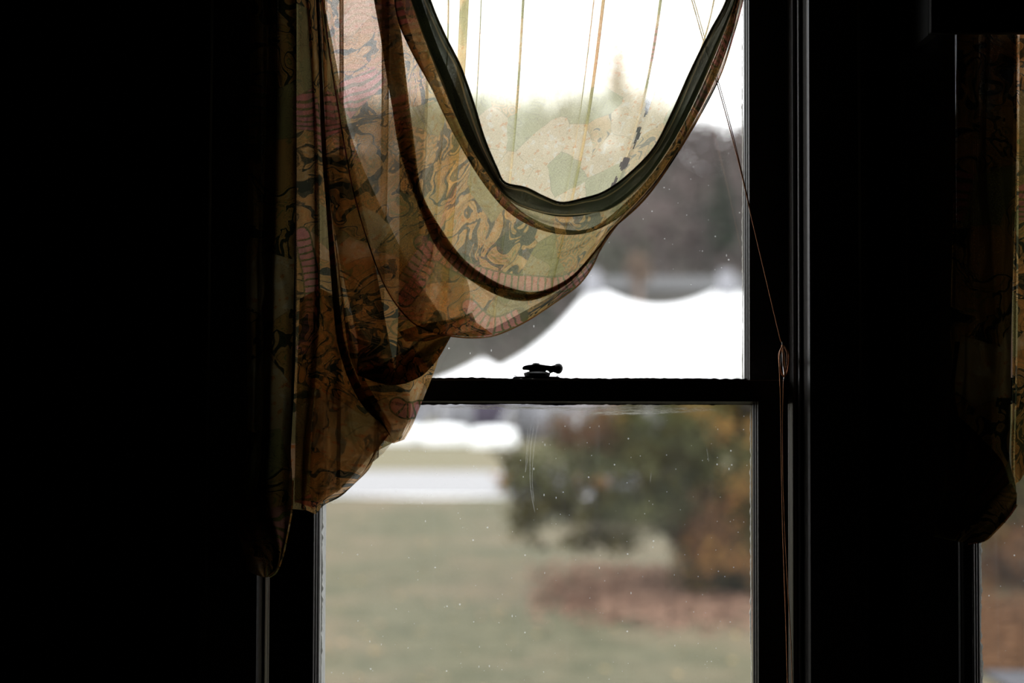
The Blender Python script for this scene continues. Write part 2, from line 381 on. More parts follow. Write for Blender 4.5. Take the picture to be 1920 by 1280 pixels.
def build_window(num, Wd, sag):
    root = empty('window_%d' % num, (wx((Wd['gl'] + Wd['gr']) / 2, .02), .02, ZS)); tag(root, kind='structure')
    s = sag
    # heights of the meeting rail in pixels at left/right ends
    def rz(py, Y, px): return P(px, py, Y).z
    gl, gr, sl, sr = Wd['gl'], Wd['gr'], Wd['sl'], Wd['sr']
    ugl, ugr = gl + 2, gr - 15
    # lower sash (room side) y 0..0.035
    ls = MB(); Y0, Y1 = 0.0, 0.036
    xl0, xl1, xr0, xr1 = wx(sl - 3, Y0), wx(gl - 15, Y0), wx(gr + 14, Y0), wx(sr + 3, Y0)
    top_l, top_r = rz(711 , Y0, sl) , rz(711 + s, Y0, sr); bot_l, bot_r = rz(751, Y0, sl), rz(751 + s, Y0, sr)
    ls.prism([(xl0, top_l), (xr1, top_r), (xr1, bot_r), (xl0, bot_l)], Y0, Y1)
    ls.box(xl0, xl1, Y0 + .0004, Y1 - .0004, .56, bot_l + .01); ls.box(xr0, xr1, Y0 + .0004, Y1 - .0004, .56, bot_r + .01); ls.box(xl0, xr1, Y0, Y1, .50, .58)
    sash = ls.build('lower_sash', M['trimdull'], root)
    # moulded inner edges: two little beads
    def bead(x_out, x_in, z0, z1, Yf, mat, par, nm='glazing_bead'):
        pr = []
        for i in range(25):
            t = i / 24; pr.append((x_out + (x_in - x_out) * t, Yf + .018 * t - .0022 * abs(math.sin(t * math.pi * 3))))
        return MB().profile(pr, z0, z1).build(nm, mat, par, sm=False)
    bead(xl1, wx(gl - 1, .018), .58, bot_l, Y0, M['trim'], sash); bead(xr0, wx(gr + 1, .018), .58, bot_r, Y0, M['trim'], sash)
    zt0, zt1 = rz(751, Y0, gl), rz(751 + s, Y0, gr)
    MB().hprofile([(Y0 + .002, bot_l + .004), (Y0 + .018, rz(756, .018, gl)), (Y0 + .02, bot_l + .004)], xl1, xr0).build('glazing_bead', M['trim'], sash)
    g0, g1 = wx(gl, .018) - .006, wx(gr, .018) + .006
    obj('pane', [(g0, .020, .57), (g1, .020, .57), (g1, .020, bot_r + .01), (g0, .020, bot_l + .01)], [(0, 1, 2, 3)], M['glass'], sash)
    zb = .58
    ragged_strip('putty', (g0 + .006, zb), (g0 + .006, zt0), 1, .0, .008, .022, M['putty'], sash, seed=num)
    ragged_strip('putty', (g1 - .006, zb), (g1 - .006, zt1), -1, .0, .0045, .022, M['putty'], sash, seed=num + 3)
    ragged_strip('putty', (g0, rz(756, .016, gl)), (g1, rz(756 + s, .016, gr)), 1, .0, .004, .0165, M['trimdull'], sash, seed=num + 5)
    # upper sash (outdoor side) y .040...075
    us = MB(); Y0, Y1 = .042, .078
    xl0, xl1, xr0, xr1 = wx(sl + 2, Y0), wx(ugl - 13, Y0), wx(ugr + 13, Y0), wx(sr + 5, Y0)
    zt = ZT[num]; mb_ = rz(716, Y0, gl)
    us.box(xl0, xl1, Y0, Y1, mb_ - .04, zt).box(xr0, xr1, Y0, Y1, mb_ - .04, zt)
    us.box(xl0, xr1, Y0 + .0004, Y1 - .0004, zt - .06, zt - .002).box(xl0, xr1, Y0 + .0004, Y1 - .0004, mb_ - .042, mb_ - .002)
    up = us.build('upper_sash', M['trimdull'], root)
    bead(xl1, wx(ugl - 1, .06), mb_, zt - .06, Y0, M['trim'], up); bead(xr0, wx(ugr + 1, .06), mb_, zt - .06, Y0, M['trim'], up)
    g0, g1 = wx(ugl, .06) - .006, wx(ugr, .06) + .006
    obj('pane', [(g0, .060, mb_ - .02), (g1, .060, mb_ - .02), (g1, .060, zt - .05), (g0, .060, zt - .05)], [(0, 1, 2, 3)], M['glass'], up)
    ragged_strip('putty', (g0 + .006, mb_), (g0 + .006, zt - .06), 1, 0, .004, .062, M['putty'], up, seed=num + 11)
    ragged_strip('putty', (g1 - .006, mb_), (g1 - .006, zt - .06), -1, 0, .0035, .062, M['putty'], up, seed=num + 12)
    ragged_strip('putty', (g0, rz(711, .05, gl)), (g1, rz(711 + s, .05, gr)), -1, .002, .006, .052, M['trimdull'], up, seed=num + 13)
    xa_ = wx(gl - 1, .04); MB().box(xa_ - .03, xa_, .0385, .13, .50, zt0 - .03).build('outer_stop', M['outer'], root)
    # worn pale top edge of the lower sash rail
    MB().prism([(wx(gl, 0), top_l + (top_r - top_l) * .1 + .0004), (wx(sr, 0), top_r + .0004), (wx(sr, 0), top_r - .0012), (wx(gl, 0), top_l + (top_r - top_l) * .1 - .0012)], -.0008, .034).build('worn_edge', M['worn'], sash)
    # jambs with parting bead, stop and casing mouldings
    for side in (-1, 1):
        s_in = sl if side < 0 else sr; c_out = Wd['cl'] if side < 0 else Wd['cr']
        xi = wx(s_in + side * 5, .042)            # jamb face
        xo = wx(c_out, WY0)
        xs = wx(s_in + side * 14 , -.012)
        w_ = abs(xo - xi)
        d = side
        pr = [(xi + d * .03, .19), (xi, .19), (xi, .079), (xi + d * .001, -.004)]
        # stop moulding facing the room: groove, round bead, groove
        a = w_ * .30
        pr += [(xi + d * .002, -.008), (xi + d * a, -.010), (xi + d * (a + .001), -.004), (xi + d * (a + .003), -.004)]
        for i in range(7):
            th = math.pi * i / 6; pr.append((xi + d * (a + .003 + w_ * .22 * (1 - math.cos(th)) / 2 * 1.6), -.010 - .007 * math.sin(th)))
        last = a + .003 + w_ * .22 * 1.6
        pr += [(xi + d * (last + .002), -.004), (xi + d * (w_ - .004), -.006), (xi + d * (w_ - .001), WY0 - .012), (xi + d * (w_ + .002), WY0 - .020)]
        # casing face
        cw = .10 if num == 1 or side > 0 else .10
        pr += [(xi + d * (w_ + cw), WY0 - .020), (xi + d * (w_ + cw + .004), WY0 - .026), (xi + d * (w_ + cw + .016), WY0 - .026), (xi + d * (w_ + cw + .018), WY0 + .004)]
        MB().profile(pr, ZS + .0, zt + .005).build('casing', M['trim'], root)
        # parting bead standing between the two sashes
        xb = xi - d * .0005
        MB().box(min(xb, xb - d * .003), max(xb, xb - d * .003), .037, .041, ZS, zt).build('parting_bead', M['trimdull'], root)
    x0 = wx(Wd['cl'], WY0); x1 = wx(Wd['cr'], WY0)
    MB().box(x0 - .11, x1 + .11, WY0 - .024, .19, zt, zt + .12).build('head_casing', M['trim'], root)
    MB().box(x0 - .14, x1 + .14, WY0 - .07, .22, ZS - .03, ZS).build('window_stool', M['trim'], root, bevel=.006)
    MB().box(x0 - .11, x1 + .11, WY0 - .02, WY0 + .01, ZS - .13, ZS - .03).build('apron', M['trim'], root)
    return root, sash, up
M['outer'] = paint('weathered_white_outdoor_paint', (.30, .30, .29), .7, .2, .4, 60, .5)
M['worn'] = paint('rubbed_pale_wood_edge', (.30, .26, .25), .4, .5, .5, 40, .3)
win1, lsash1, usash1 = build_window(1, W1, 1.5)
win2, lsash2, usash2 = build_window(2, W2, 1.5)
# dried smear and scratches on the lower pane
def on_pane(px, py, Y=.0185): return P(px, py, Y)
def smear(x0, y0, x1, y1, hpx):
    a, b, c, d = on_pane(x0, y0 + hpx / 2), on_pane(x1, y1 + hpx / 2), on_pane(x1, y1 - hpx / 2), on_pane(x0, y0 - hpx / 2)
    o = obj('dried_smear', [a, b, c, d], [(0, 1, 2, 3)], M['smear'], lsash1)
    u = o.data.uv_layers.new(name='UVMap')
    for i, t in enumerate(((0, 0), (1, 0), (1, 1), (0, 1))): u.data[i].uv = t
smear(1060, 776, 1370, 765, 14); smear(800, 762, 1120, 764, 12); smear(1000, 770, 1300, 760, 9)
def scratch(pts, wpx=1.0):
    c = curve_pts(pts, 30); v = []; f = []
    for i, p in enumerate(c):
        hw = wpx * .4 * (.5 + noise.noise(Vector((i * .4, pts[0][0], 0))) * .5 + .4)
        v += [on_pane(p.x - hw, p.y), on_pane(p.x + hw, p.y)]
        if i: f.append((2 * i - 2, 2 * i - 1, 2 * i + 1, 2 * i))
    obj('scratch', v, f, M['scr'], lsash1)
g_ = NT('faint_scratch'); M['scr'] = g_.finish(g_.n('ShaderNodeMixShader', i0=.15, i1=g_.n('ShaderNodeBsdfTransparent'), i2=g_.n('ShaderNodeBsdfTranslucent', Color=(.9, .9, .9))))
scratch([(997, 790), (991, 830), (988, 870), (985, 885)]); scratch([(1001, 800), (995, 840), (994, 900), (998, 935), (1003, 960)], 1.3)
scratch([(1014, 778), (1006, 810), (1000, 850), (998, 900), (1001, 940)]); scratch([(990, 800), (987, 850), (985, 884)])
scratch([(905, 888), (940, 887), (988, 884)], .9); scratch([(1221, 885), (1219, 905)]); scratch([(1325, 840), (1329, 865)])

# ------------------------------------------------------------------ sash lock on the meeting rail
lock = empty('sash_lock', P(1015, 709, .015)); tag(lock, 'small black iron sash lock with knobbed lever on the middle window rail', 'window lock')
zt_ = P(1015, 710, .0).z + .0008
def lx(px): return wx(px, .015, 700)
def lz(py): return P(1015, py, .015).z
cx_, cy_ = lx(1005), .015
MB().prism([(lx(961), zt_), (lx(963), zt_ + .003), (lx(969), zt_ + .0042), (lx(1044), zt_ + .0042), (lx(1049), zt_ + .003), (lx(1050), zt_)], .004, .028).build('base_plate', M['iron'], lock, bevel=.001)
# keeper body that narrows upward
MB().lathe((lx(1007), cy_, zt_ + .003), [(.024, 0), (.0265, .003), (.0275, .008), (.020, .0105), (.017, .0115)], 28).build('body', M['iron'], lock)
# cam lever: flat arm with hooked left end and round knob at right, real thickness in y
def shape(ptsz, y0, y1, nm, bev=.0012):
    return MB().prism([(lx(a), lz(b)) for a, b in ptsz], y0, y1).build(nm, M['iron'], lock, bevel=bev)
shape([(980, 693), (979, 689), (982, 686), (990, 684), (1003, 682.5), (1014, 683), (1024, 684.5), (1033, 685.5), (1040, 684), (1041, 694), (1036, 698), (1031, 700), (1029, 696), (1025, 694), (1021, 698), (1020, 702), (992, 702), (993, 698), (992, 694), (984, 693.5)][::-1], .007, .023, 'cam_lever')
MB().tube([P(1036, 692, .015), P(1040, 691.5, .015), P(1044, 691, .015), P(1049, 690.8, .015), P(1053, 691, .015), P(1055.2, 691.3, .015)], [.006, .008, .0105, .0108, .008, .003], 16).build('knob', M['iron'], lock, sm=True)
MB().lathe((lx(1005), cy_, lz(684.5)), [(.0085, 0), (.0085, .0015), (.0065, .0040), (.003, .0048)], 20).build('pivot_cap', M['iron'], lock, sm=False)
for sx in (966, 1046): MB().lathe((lx(sx), cy_, zt_ + .0042), [(.003, 0), (.0028, .001), (.0012, .0016)], 12).build('screw', M['iron'], lock)

# ------------------------------------------------------------------ blind cord and its cleat
YC_ = -.075
cleat = empty('cord_cleat', P(1468, 676, -.03)); tag(cleat, 'small metal cord cleat with two horns on the right window casing', 'cleat')
cc = P(1468, 676, -.03)
# a cleat with two horns on a pad
MB().box(cc.x - .001, cc.x + .007, -.009, -.003, cc.z - .014, cc.z + .014).build('base_plate', M['trimdull'], cleat, bevel=.002)
MB().tube([P(1470, 676, .001), P(1470, 676, -.03)], .005, 10).build('post', M['iron'], cleat)
MB().tube([P(1466.5, 641, -.052), P(1467, 648, -.042), P(1468.5, 662, -.035), P(1470, 676, -.033), P(1470.5, 692, -.035), P(1470.5, 706, -.042), P(1469.5, 714, -.052)], [.0009, .0014, .003, .004, .003, .0015, .0009], 10).build('horn', M['sheet_metal'], cleat, sm=True)
cord = empty('blind_cord', P(1468, 640, -.05)); tag(cord, 'thin orange-brown cord slanting down to the cleat and trailing below', 'cord')
def cord_tube(pts, r, nm='cord_strand', n=60):
    c = curve_pts([tuple(P(a, b, y)) for a, b, y in pts], n)
    return MB().tube(c, r, 8).build(nm, M['cord'], cord, sm=True)
cord_tube([(1278, -60, -.03), (1297, 0, -.03), (1320, 80, -.03), (1345, 158, -.035), (1368, 240, -.035), (1390, 325, -.035), (1412, 420, -.038), (1438, 530, -.04), (1464, 640, -.042)], .0011)
cord_tube([(1281, -60, -.034), (1301, 0, -.034), (1324, 80, -.034), (1348.5, 158, -.035), (1371, 240, -.036), (1391.5, 325, -.036), (1413, 420, -.038), (1438.5, 530, -.04), (1465, 642, -.042)], .0009)
for k, (a, b, dy) in enumerate(((1461.2, 1464, 0), (1468.5, 1471, -.004), (1478.5, 1476, -.002), (1476, 1473, -.006))):
    top = (1467 + k, 649, -.047); bot = (1470.3, 706, -.047)
    cord_tube([(1467 + k * .5, 660, -.040), (1466 + k * .8, 648 + k, -.045), top, (a, 662, -.050 + dy), (a, 680, -.052 + dy), (b, 697, -.050 + dy), bot, (1471.5, 700, -.041)], .0016, 'coil')
cord_tube([(1466, 650, -.044), (1461.5, 664, -.053), (1462, 700, -.054), (1464, 760, -.05), (1465, 850, -.048), (1467, 960, -.046), (1470, 1060, -.045), (1474, 1180, -.044), (1477, 1290, -.044)], .0012)
cord_tube([(1469, 712, -.045), (1467.5, 800, -.046), (1468.5, 900, -.046), (1472, 1000, -.045), (1477, 1100, -.044), (1483, 1200, -.042), (1486, 1290, -.042)], .0009)

# ------------------------------------------------------------------ curtains
def poly_dist(poly, Q):
    """distance across and length along a traced line for every pixel point in Q"""
    c = [tuple(p) for p in curve_pts(poly, 26)]
    best = np.full(len(Q), 1e5); al = np.zeros(len(Q)); L = 0.0
    for a, b in zip(c, c[1:]):
        a = np.array(a[:2]); b = np.array(b[:2]); ab = b - a; l = np.hypot(*ab)
        t = np.clip(((Q - a) @ ab) / (l * l), 0, 1)
        d = np.hypot(*(Q - a - t[:, None] * ab).T)
        m = d < best; best[m] = d[m]; al[m] = L + l * t[m]; L += l
    return best, al, L
def sheet(name, curves, depths, mat, parent, nv=180, cell=5.0, bulge=None, wr=.003, wf=(.02, .004), seed=0, hole=None, bands=(), uvo=(0, 0), ridges=()):
    S = [curve_pts(c, nv) for c in curves]
    rows = []; ds = []; brk = []
    for i in range(len(S) - 1):
        gap = max((a - b).length for a, b in zip(S[i], S[i + 1]))
        k = max(3, int(gap / cell))
        b_ = 0 if bulge is None else (bulge[i] if isinstance(bulge, (list, tuple)) else bulge)
        for j in range(k + (1 if i == len(S) - 2 else 0)):
            t = j / k
            rows.append([a.lerp(b, t) for a, b in zip(S[i], S[i + 1])])
            te = t * t * (3 - 2 * t)
            ds.append(depths[i] + (depths[i + 1] - depths[i]) * te - b_ * math.sin(math.pi * t))
    mid = nv // 2; U = [0]
    for r0, r1 in zip(rows, rows[1:]): U.append(U[-1] + (sum((r1[q] - r0[q]).length for q in (nv // 5, mid, 4 * nv // 5)) / 3) * .00107)
    V = [0]; rr = rows[len(rows) // 2]
    for a, b in zip(rr, rr[1:]): V.append(V[-1] + (b - a).length * .00107)
    verts = []; uvs = []; pxs = []; Q = np.array([(p.x, p.y) for r in rows for p in r]); rdg = np.zeros(len(Q))
    for line, hgt, wid in ridges:
        d, al, L = poly_dist(line, Q); t = np.clip(al / L, 0, 1)
        rdg += hgt * np.exp(-(d / wid) ** 2) * np.sin(np.pi * np.clip(t, .02, .98)) ** .5
    for i, r in enumerate(rows):
        for j, p in enumerate(r):
            q = Vector((U[i] / .00107 * wf[0], V[j] / .00107 * wf[1], seed * 3.1))
            n1 = noise.noise(q); n2 = noise.noise(q * 2.7 + Vector((5, 3, 1)))
            rid = 1 - abs(noise.noise(q * 1.6 + Vector((9, 1, 4)))) * 4
            y = ds[i] + wr * (n1 + .4 * n2) - wr * .9 * max(0, rid) - rdg[i * nv + j]
            verts.append(P(p.x, p.y, y)); uvs.append((U[i] + uvo[0], V[j] + uvo[1])); pxs.append(p)
    f = []
    for i in range(len(rows) - 1):
        for j in range(nv - 1):
            if hole:
                c = (pxs[i * nv + j] + pxs[(i + 1) * nv + j + 1]) / 2
                if hole(c.x, c.y): continue
            f.append((i * nv + j, i * nv + j + 1, (i + 1) * nv + j + 1, (i + 1) * nv + j))
    o = obj(name, verts, f, mat, parent, sm=True)
    uvl = o.data.uv_layers.new(name='UVMap')
    for l in o.data.loops: uvl.data[l.index].uv = uvs[l.vertex_index]
    ab = o.data.attributes.new('bd', 'FLOAT', 'POINT'); as_ = o.data.attributes.new('bs', 'FLOAT', 'POINT')
    if bands:
        D = np.full(len(Q), 1e5); A = np.zeros(len(Q))
        for b in bands:
            d, al, L = poly_dist(b, Q); m = d < D; D[m] = d[m]; A[m] = al[m]
        ab.data.foreach_set('value', (D * .00107).astype(np.float32)); as_.data.foreach_set('value', (A * .00107).astype(np.float32))
    else:
        ab.data.foreach_set('value', [1.0] * len(verts))
    return o
def hem(curve, wpx, Y, mat, parent, nv=160, side=1, name='hem'):
    """narrow rolled hem: a flattened tube along the cloth edge"""
    c = curve_pts(curve, nv); v = []; f = []; seg = 6; uv = []
    for i, p in enumerate(c):
        t = (c[min(i + 1, nv - 1)] - c[max(i - 1, 0)]).normalized(); n = Vector((t.y, -t.x)) * side
        yy = Y(i / (nv - 1)) if callable(Y) else Y
        for k in range(seg):
            th = 2 * math.pi * k / seg
            q = p + n * (wpx / 2 * (1 + math.cos(th)))
            v.append(P(q.x, q.y, yy + .0012 * math.sin(th))); uv.append((k * .002, i * .004))
        if i:
            for k in range(seg): f.append(((i - 1) * seg + k, (i - 1) * seg + (k + 1) % seg, i * seg + (k + 1) % seg, i * seg + k))
    o = obj(name, v, f, mat, parent, sm=True)
    uvl = o.data.uv_layers.new(name='UVMap')
    for l in o.data.loops: uvl.data[l.index].uv = uv[l.vertex_index]
    a = o.data.attributes.new('bd', 'FLOAT', 'POINT'); a.data.foreach_set('value', [1.0] * len(v))
    return o

def inpoly(poly):
    def h(x, y):
        c = False; j = len(poly) - 1
        for i in range(len(poly)):
            xi, yi = poly[i]; xj, yj = poly[j]
            if (yi > y) != (yj > y) and x < (xj - xi) * (y - yi) / (yj - yi) + xi: c = not c
            j = i
        return c
    return h
TEARS = [inpoly(p) for p in ([(1224, 112), (1239, 128), (1228, 169), (1207, 230), (1210, 194), (1219, 141)],
    [(1196, 238), (1203, 238), (1199, 256), (1186, 282), (1190, 262)],
    [(1170, 294), (1182, 296), (1176, 312), (1164, 322), (1162, 310)],
    [(1155, 330), (1160, 334), (1152, 350), (1143, 356), (1149, 342)])]
def torn(x, y): return any(h(x, y) for h in TEARS)

cur1 = empty('curtain', P(980, -70, -.1))
tag(cur1, 'sheer gold and pink printed curtain swagged across the big middle window', 'curtain')
TOPY = -120
# --- sheer back panel with narrow pleats
PC = [(560, [(560, TOPY), (556, 300), (552, 945)]),
      (600, [(600, TOPY), (600, 300), (598, 952)]),
      (700, [(700, TOPY), (700, 300), (688, 875)]),
      (790, [(792, TOPY), (785, 300), (757, 818)]),
      (843, [(843, TOPY), (838, 150), (795, 720)]),
      (880, [(884, TOPY), (868, 180), (832, 628)]),
      (906, [(907, TOPY), (893, 200), (862, 624)]),
      (985, [(988, TOPY), (965, 250), (925, 615)]),
      (1125, [(1135, TOPY), (1088, 250), (1025, 560)]),
      (1245, [(1258, TOPY), (1205, 200), (1092, 515)]),
      (1300, [(1325, TOPY), (1272, 110), (1112, 485)]),
      (1390, [(1402, TOPY), (1376, 40), (1335, 150), (1280, 255), (1200, 362), (1124, 452)])]
PCs = [(k, curve_pts(c, 40)) for k, c in PC]
def pcol(x):
    for (k0, c0), (k1, c1) in zip(PCs, PCs[1:]):
        if x <= k1:
            t = (x - k0) / (k1 - k0); return [tuple(a.lerp(b, t)) for a, b in zip(c0, c1)]
    return [tuple(p) for p in PCs[-1][1]]
def pleated(name, x0, x1, pl, mat, nv, seed, hole=None):
    seq = [x0]; dep = [-.094]
    for x, w, d in pl:
        seq += [x + w / 2, x - w / 2, x + w / 2 + 12]; dep += [-.094 - d, -.094 + d, -.094]
    seq.append(x1); dep.append(-.094)
    sheet(name, [pcol(x) for x in seq], dep, mat, cur1, nv=nv, cell=4, wr=.0022, wf=(.012, .0016), seed=seed, hole=hole)
pleated('back_drape', 560, 806, ((640, 8, .006), (722, 14, .006)), M['voile_mid'], 300, 1)
pleated('sheer_panel', 800, 1390, ((841, 3, .003), (872, 18, .007), (906, 1.6, .002), (985, 4.5, .004), (1118, 2, .003), (1136, 6, .004), (1243, 5, .005), (1340, 3, .004)), M['voile_pale'], 330, 1, torn)

# --- rolled upper band of the swag, folded on itself
c0 = [(765, TOPY), (803, 0), (830, 65), (860, 125), (885, 195), (905, 260), (928, 315), (945, 345), (985, 355), (1020, 372), (1053, 383), (1095, 375), (1135, 362), (1180, 330), (1228, 280), (1262, 215), (1300, 130), (1335, 60), (1366, 0), (1408, TOPY)]
c1 = [(750, TOPY), (790, 0), (818, 80), (850, 155), (884, 238), (915, 306), (950, 362), (995, 392), (1050, 406), (1110, 400), (1165, 370), (1215, 322), (1258, 255), (1298, 175), (1335, 95), (1376, 0), (1412, TOPY)]
c2 = [(735, TOPY), (770, 0), (800, 85), (838, 180), (875, 262), (914, 326), (955, 375), (1002, 396), (1053, 404), (1108, 400), (1152, 388), (1205, 345), (1252, 282), (1295, 205), (1338, 110), (1380, 0), (1414, TOPY)]
c2x = [(735, TOPY), (770, 0), (800, 85), (838, 180), (875, 262), (918, 330), (965, 385), (1010, 415), (1060, 430), (1105, 428), (1150, 400), (1205, 347), (1252, 284), (1295, 207), (1338, 112), (1380, 0), (1414, TOPY)]
c3 = [(715, TOPY), (752, 0), (780, 90), (820, 190), (862, 272), (905, 342), (950, 395), (1005, 428), (1060, 440), (1110, 434), (1160, 408), (1212, 358), (1262, 292), (1308, 215), (1345, 140), (1374, 60), (1388, 0), (1418, TOPY)]
band = sheet('swag_band', [c0, c2, c1], [-.150, -.162, -.144], M['border'], cur1, nv=260, cell=3, bulge=[.010, 0], wr=.003, wf=(.03, .004), seed=2)
sheet('swag_band', [c1, c3], [-.143, -.150], M['voile'], cur1, nv=260, cell=3, bulge=.006, wr=.004, wf=(.03, .004), seed=4, ridges=[([(960, 385), (1010, 414), (1060, 424), (1110, 418)], .003, 2.5)])
hem(c0, 5, -.152, M['border'], band)
# --- main swag front with the deep left pleat
G0 = [(765, TOPY), (785, 0), (797, 80), (826, 165), (858, 240), (893, 312), (940, 378), (1000, 420), (1060, 434), (1110, 428), (1155, 404), (1235, 326), (1303, 205), (1348, 100), (1378, 0), (1412, TOPY)]
F2 = [(682, TOPY), (701, 0), (712, 60), (722, 125), (735, 200), (747, 275), (765, 335), (787, 392), (813, 455), (850, 500), (905, 540), (960, 562), (1010, 560), (1070, 528), (1118, 472), (1148, 432), (1236, 334), (1306, 215), (1352, 110), (1383, 0), (1415, TOPY)]
F3 = [(730, TOPY), (740, 0), (752, 60), (762, 150), (777, 270), (790, 355), (815, 409), (864, 479), (912, 518), (960, 540), (1010, 546), (1070, 518), (1118, 466), (1148, 430), (1235, 332), (1305, 213), (1351, 108), (1381, 0), (1414, TOPY)]
OUT = [(596, TOPY), (606, 0), (622, 120), (640, 230), (662, 350), (690, 450), (725, 540), (770, 600), (815, 622), (846, 629), (888, 632), (930, 627), (985, 602), (1040, 566), (1084, 533), (1110, 498), (1130, 453), (1148, 428), (1212, 368), (1282, 266), (1345, 152), (1376, 60), (1392, 0), (1420, TOPY)]
band1 = [[(790, 455), (850, 492), (900, 515), (950, 527), (1010, 532), (1060, 530), (1120, 500)], [(760, 560), (800, 500), (812, 450)], [(880, 575), (905, 600), (935, 608), (975, 592)], [(840, 620), (880, 610), (910, 625)]]
RID = [([(622, 0), (628, 60), (640, 130), (662, 220), (680, 300), (692, 360)], .006, 3.5), ([(622, 52), (640, 42), (655, 22), (668, 0)], .004, 2),
       ([(655, 285), (680, 262), (705, 245), (735, 218)], .003, 2), ([(645, 305), (690, 262), (732, 228)], .003, 2),
       ([(752, 120), (770, 180), (800, 240), (835, 300)], .006, 4), ([(876, 440), (905, 462), (940, 490), (975, 512)], .009, 5), ([(880, 430), (915, 455), (960, 500)], .005, 3),
       ([(1010, 486), (1050, 478), (1090, 462), (1125, 436)], .006, 3), ([(820, 455), (850, 482), (880, 515), (905, 548), (940, 572)], .008, 5),
       ([(790, 395), (830, 460), (880, 510), (940, 540), (1010, 548)], .008, 6), ([(760, 420), (800, 500), (850, 560)], .006, 5), ([(700, 330), (730, 430), (760, 520)], .004, 5),
       ([(890, 380), (940, 420), (1000, 455), (1060, 465)], .004, 3), ([(1090, 470), (1060, 500), (1000, 520)], .003, 3), ([(690, 430), (715, 510), (740, 590)], .005, 4),
       ([(640, 0), (660, 90), (690, 200), (705, 300)], .003, 8), ([(760, 618), (800, 611), (845, 600), (885, 588)], .008, 5), ([(900, 560), (960, 578), (1020, 560)], .004, 6)]
swag = sheet('swag', [G0, F3, F2, OUT], [-.128, -.124, -.140, -.130], M['voile'], cur1, nv=420, cell=2.8, bulge=[.004, 0, .008], wr=.0045, wf=(.016, .004), seed=3, bands=band1, ridges=RID)
# crossing back of the pleat between its two edges
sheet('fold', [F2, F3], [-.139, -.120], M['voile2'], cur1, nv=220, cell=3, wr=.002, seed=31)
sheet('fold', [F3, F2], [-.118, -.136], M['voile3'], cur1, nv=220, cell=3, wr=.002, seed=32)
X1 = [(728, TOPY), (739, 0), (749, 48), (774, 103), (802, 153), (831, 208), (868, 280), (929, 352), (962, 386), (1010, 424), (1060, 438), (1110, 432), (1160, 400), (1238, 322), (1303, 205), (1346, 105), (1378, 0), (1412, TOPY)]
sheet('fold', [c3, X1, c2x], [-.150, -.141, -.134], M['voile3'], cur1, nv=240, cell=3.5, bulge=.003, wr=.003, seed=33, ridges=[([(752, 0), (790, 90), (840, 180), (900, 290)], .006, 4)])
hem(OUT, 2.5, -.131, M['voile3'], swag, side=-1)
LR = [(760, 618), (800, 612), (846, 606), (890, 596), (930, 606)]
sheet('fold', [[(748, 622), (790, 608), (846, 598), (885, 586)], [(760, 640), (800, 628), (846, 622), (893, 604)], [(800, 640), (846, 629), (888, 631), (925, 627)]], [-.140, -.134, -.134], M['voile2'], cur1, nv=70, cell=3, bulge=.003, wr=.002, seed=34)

# --- darker drape left of the bright wedge, reaching the first lobe
def SH(name, cs, ds, mat, **k): return sheet(name, cs, ds, M[mat], cur1, **k)
C_a = [(588, TOPY), (607, 0), (625, 90), (640, 170), (656, 260), (668, 335), (684, 410), (702, 490), (716, 565), (726, 620), (737, 680), (741, 722)]
C_b = [(584, TOPY), (600, 0), (606, 100), (608, 260), (622, 395), (644, 520), (662, 597), (671, 651), (669, 690), (668, 702), (684, 708), (708, 716)]
SH('drape', [C_a, C_b], [-.118, -.112], 'voile2', nv=220, cell=4, bulge=.004, wr=.003, wf=(.02, .003), seed=5, ridges=[([(690, 400), (698, 500), (705, 560), (722, 630), (738, 670)], .007, 4), ([(640, 420), (660, 500), (680, 600)], .005, 5), ([(640, 300), (660, 420)], .004, 5), ([(680, 640), (700, 680), (730, 700)], .005, 5)])
# right side of the wedge
D_a = [(748, 230), (749, 320), (749, 420), (748, 520), (746, 610), (742, 680), (741, 722)]
D_b = [(752, 230), (780, 350), (812, 452), (800, 520), (797, 575), (785, 640), (762, 719)]
D_c = [(760, 230), (800, 340), (845, 440), (868, 520), (860, 590), (830, 655), (787, 706)]
D_d = [(770, 230), (820, 330), (875, 430), (905, 520), (890, 590), (846, 630), (820, 673)]
SH('drape', [D_a, D_b], [-.113, -.116], 'voile2', nv=150, cell=4, bulge=.003, wr=.003, seed=6, bands=[[(745, 560), (765, 520), (790, 480), (815, 460)]])
SH('drape', [[(812, 452), (800, 520), (797, 575), (785, 640), (762, 719)], [(840, 470), (850, 530), (845, 590), (812, 640), (787, 706)], [(850, 470), (880, 540), (872, 595), (846, 630), (820, 673)]], [-.104, -.108, -.104], 'voile', nv=120, cell=4, bulge=.003, wr=.003, seed=7)
# folded-under dark lip at the bottom of the first lobe
L_a = [(669, 702), (700, 690), (735, 672), (765, 655), (800, 630), (846, 630)]
L_b = [(669, 702), (704, 716), (741, 722), (787, 707), (820, 674), (846, 630)]
L_c = [(672, 700), (700, 680), (738, 690), (775, 665), (815, 640), (846, 630)]
SH('lobe_lip', [L_a, L_b, L_c], [-.121, -.132, -.108], 'voile2', nv=100, cell=3, bulge=.004, wr=.002, seed=8)
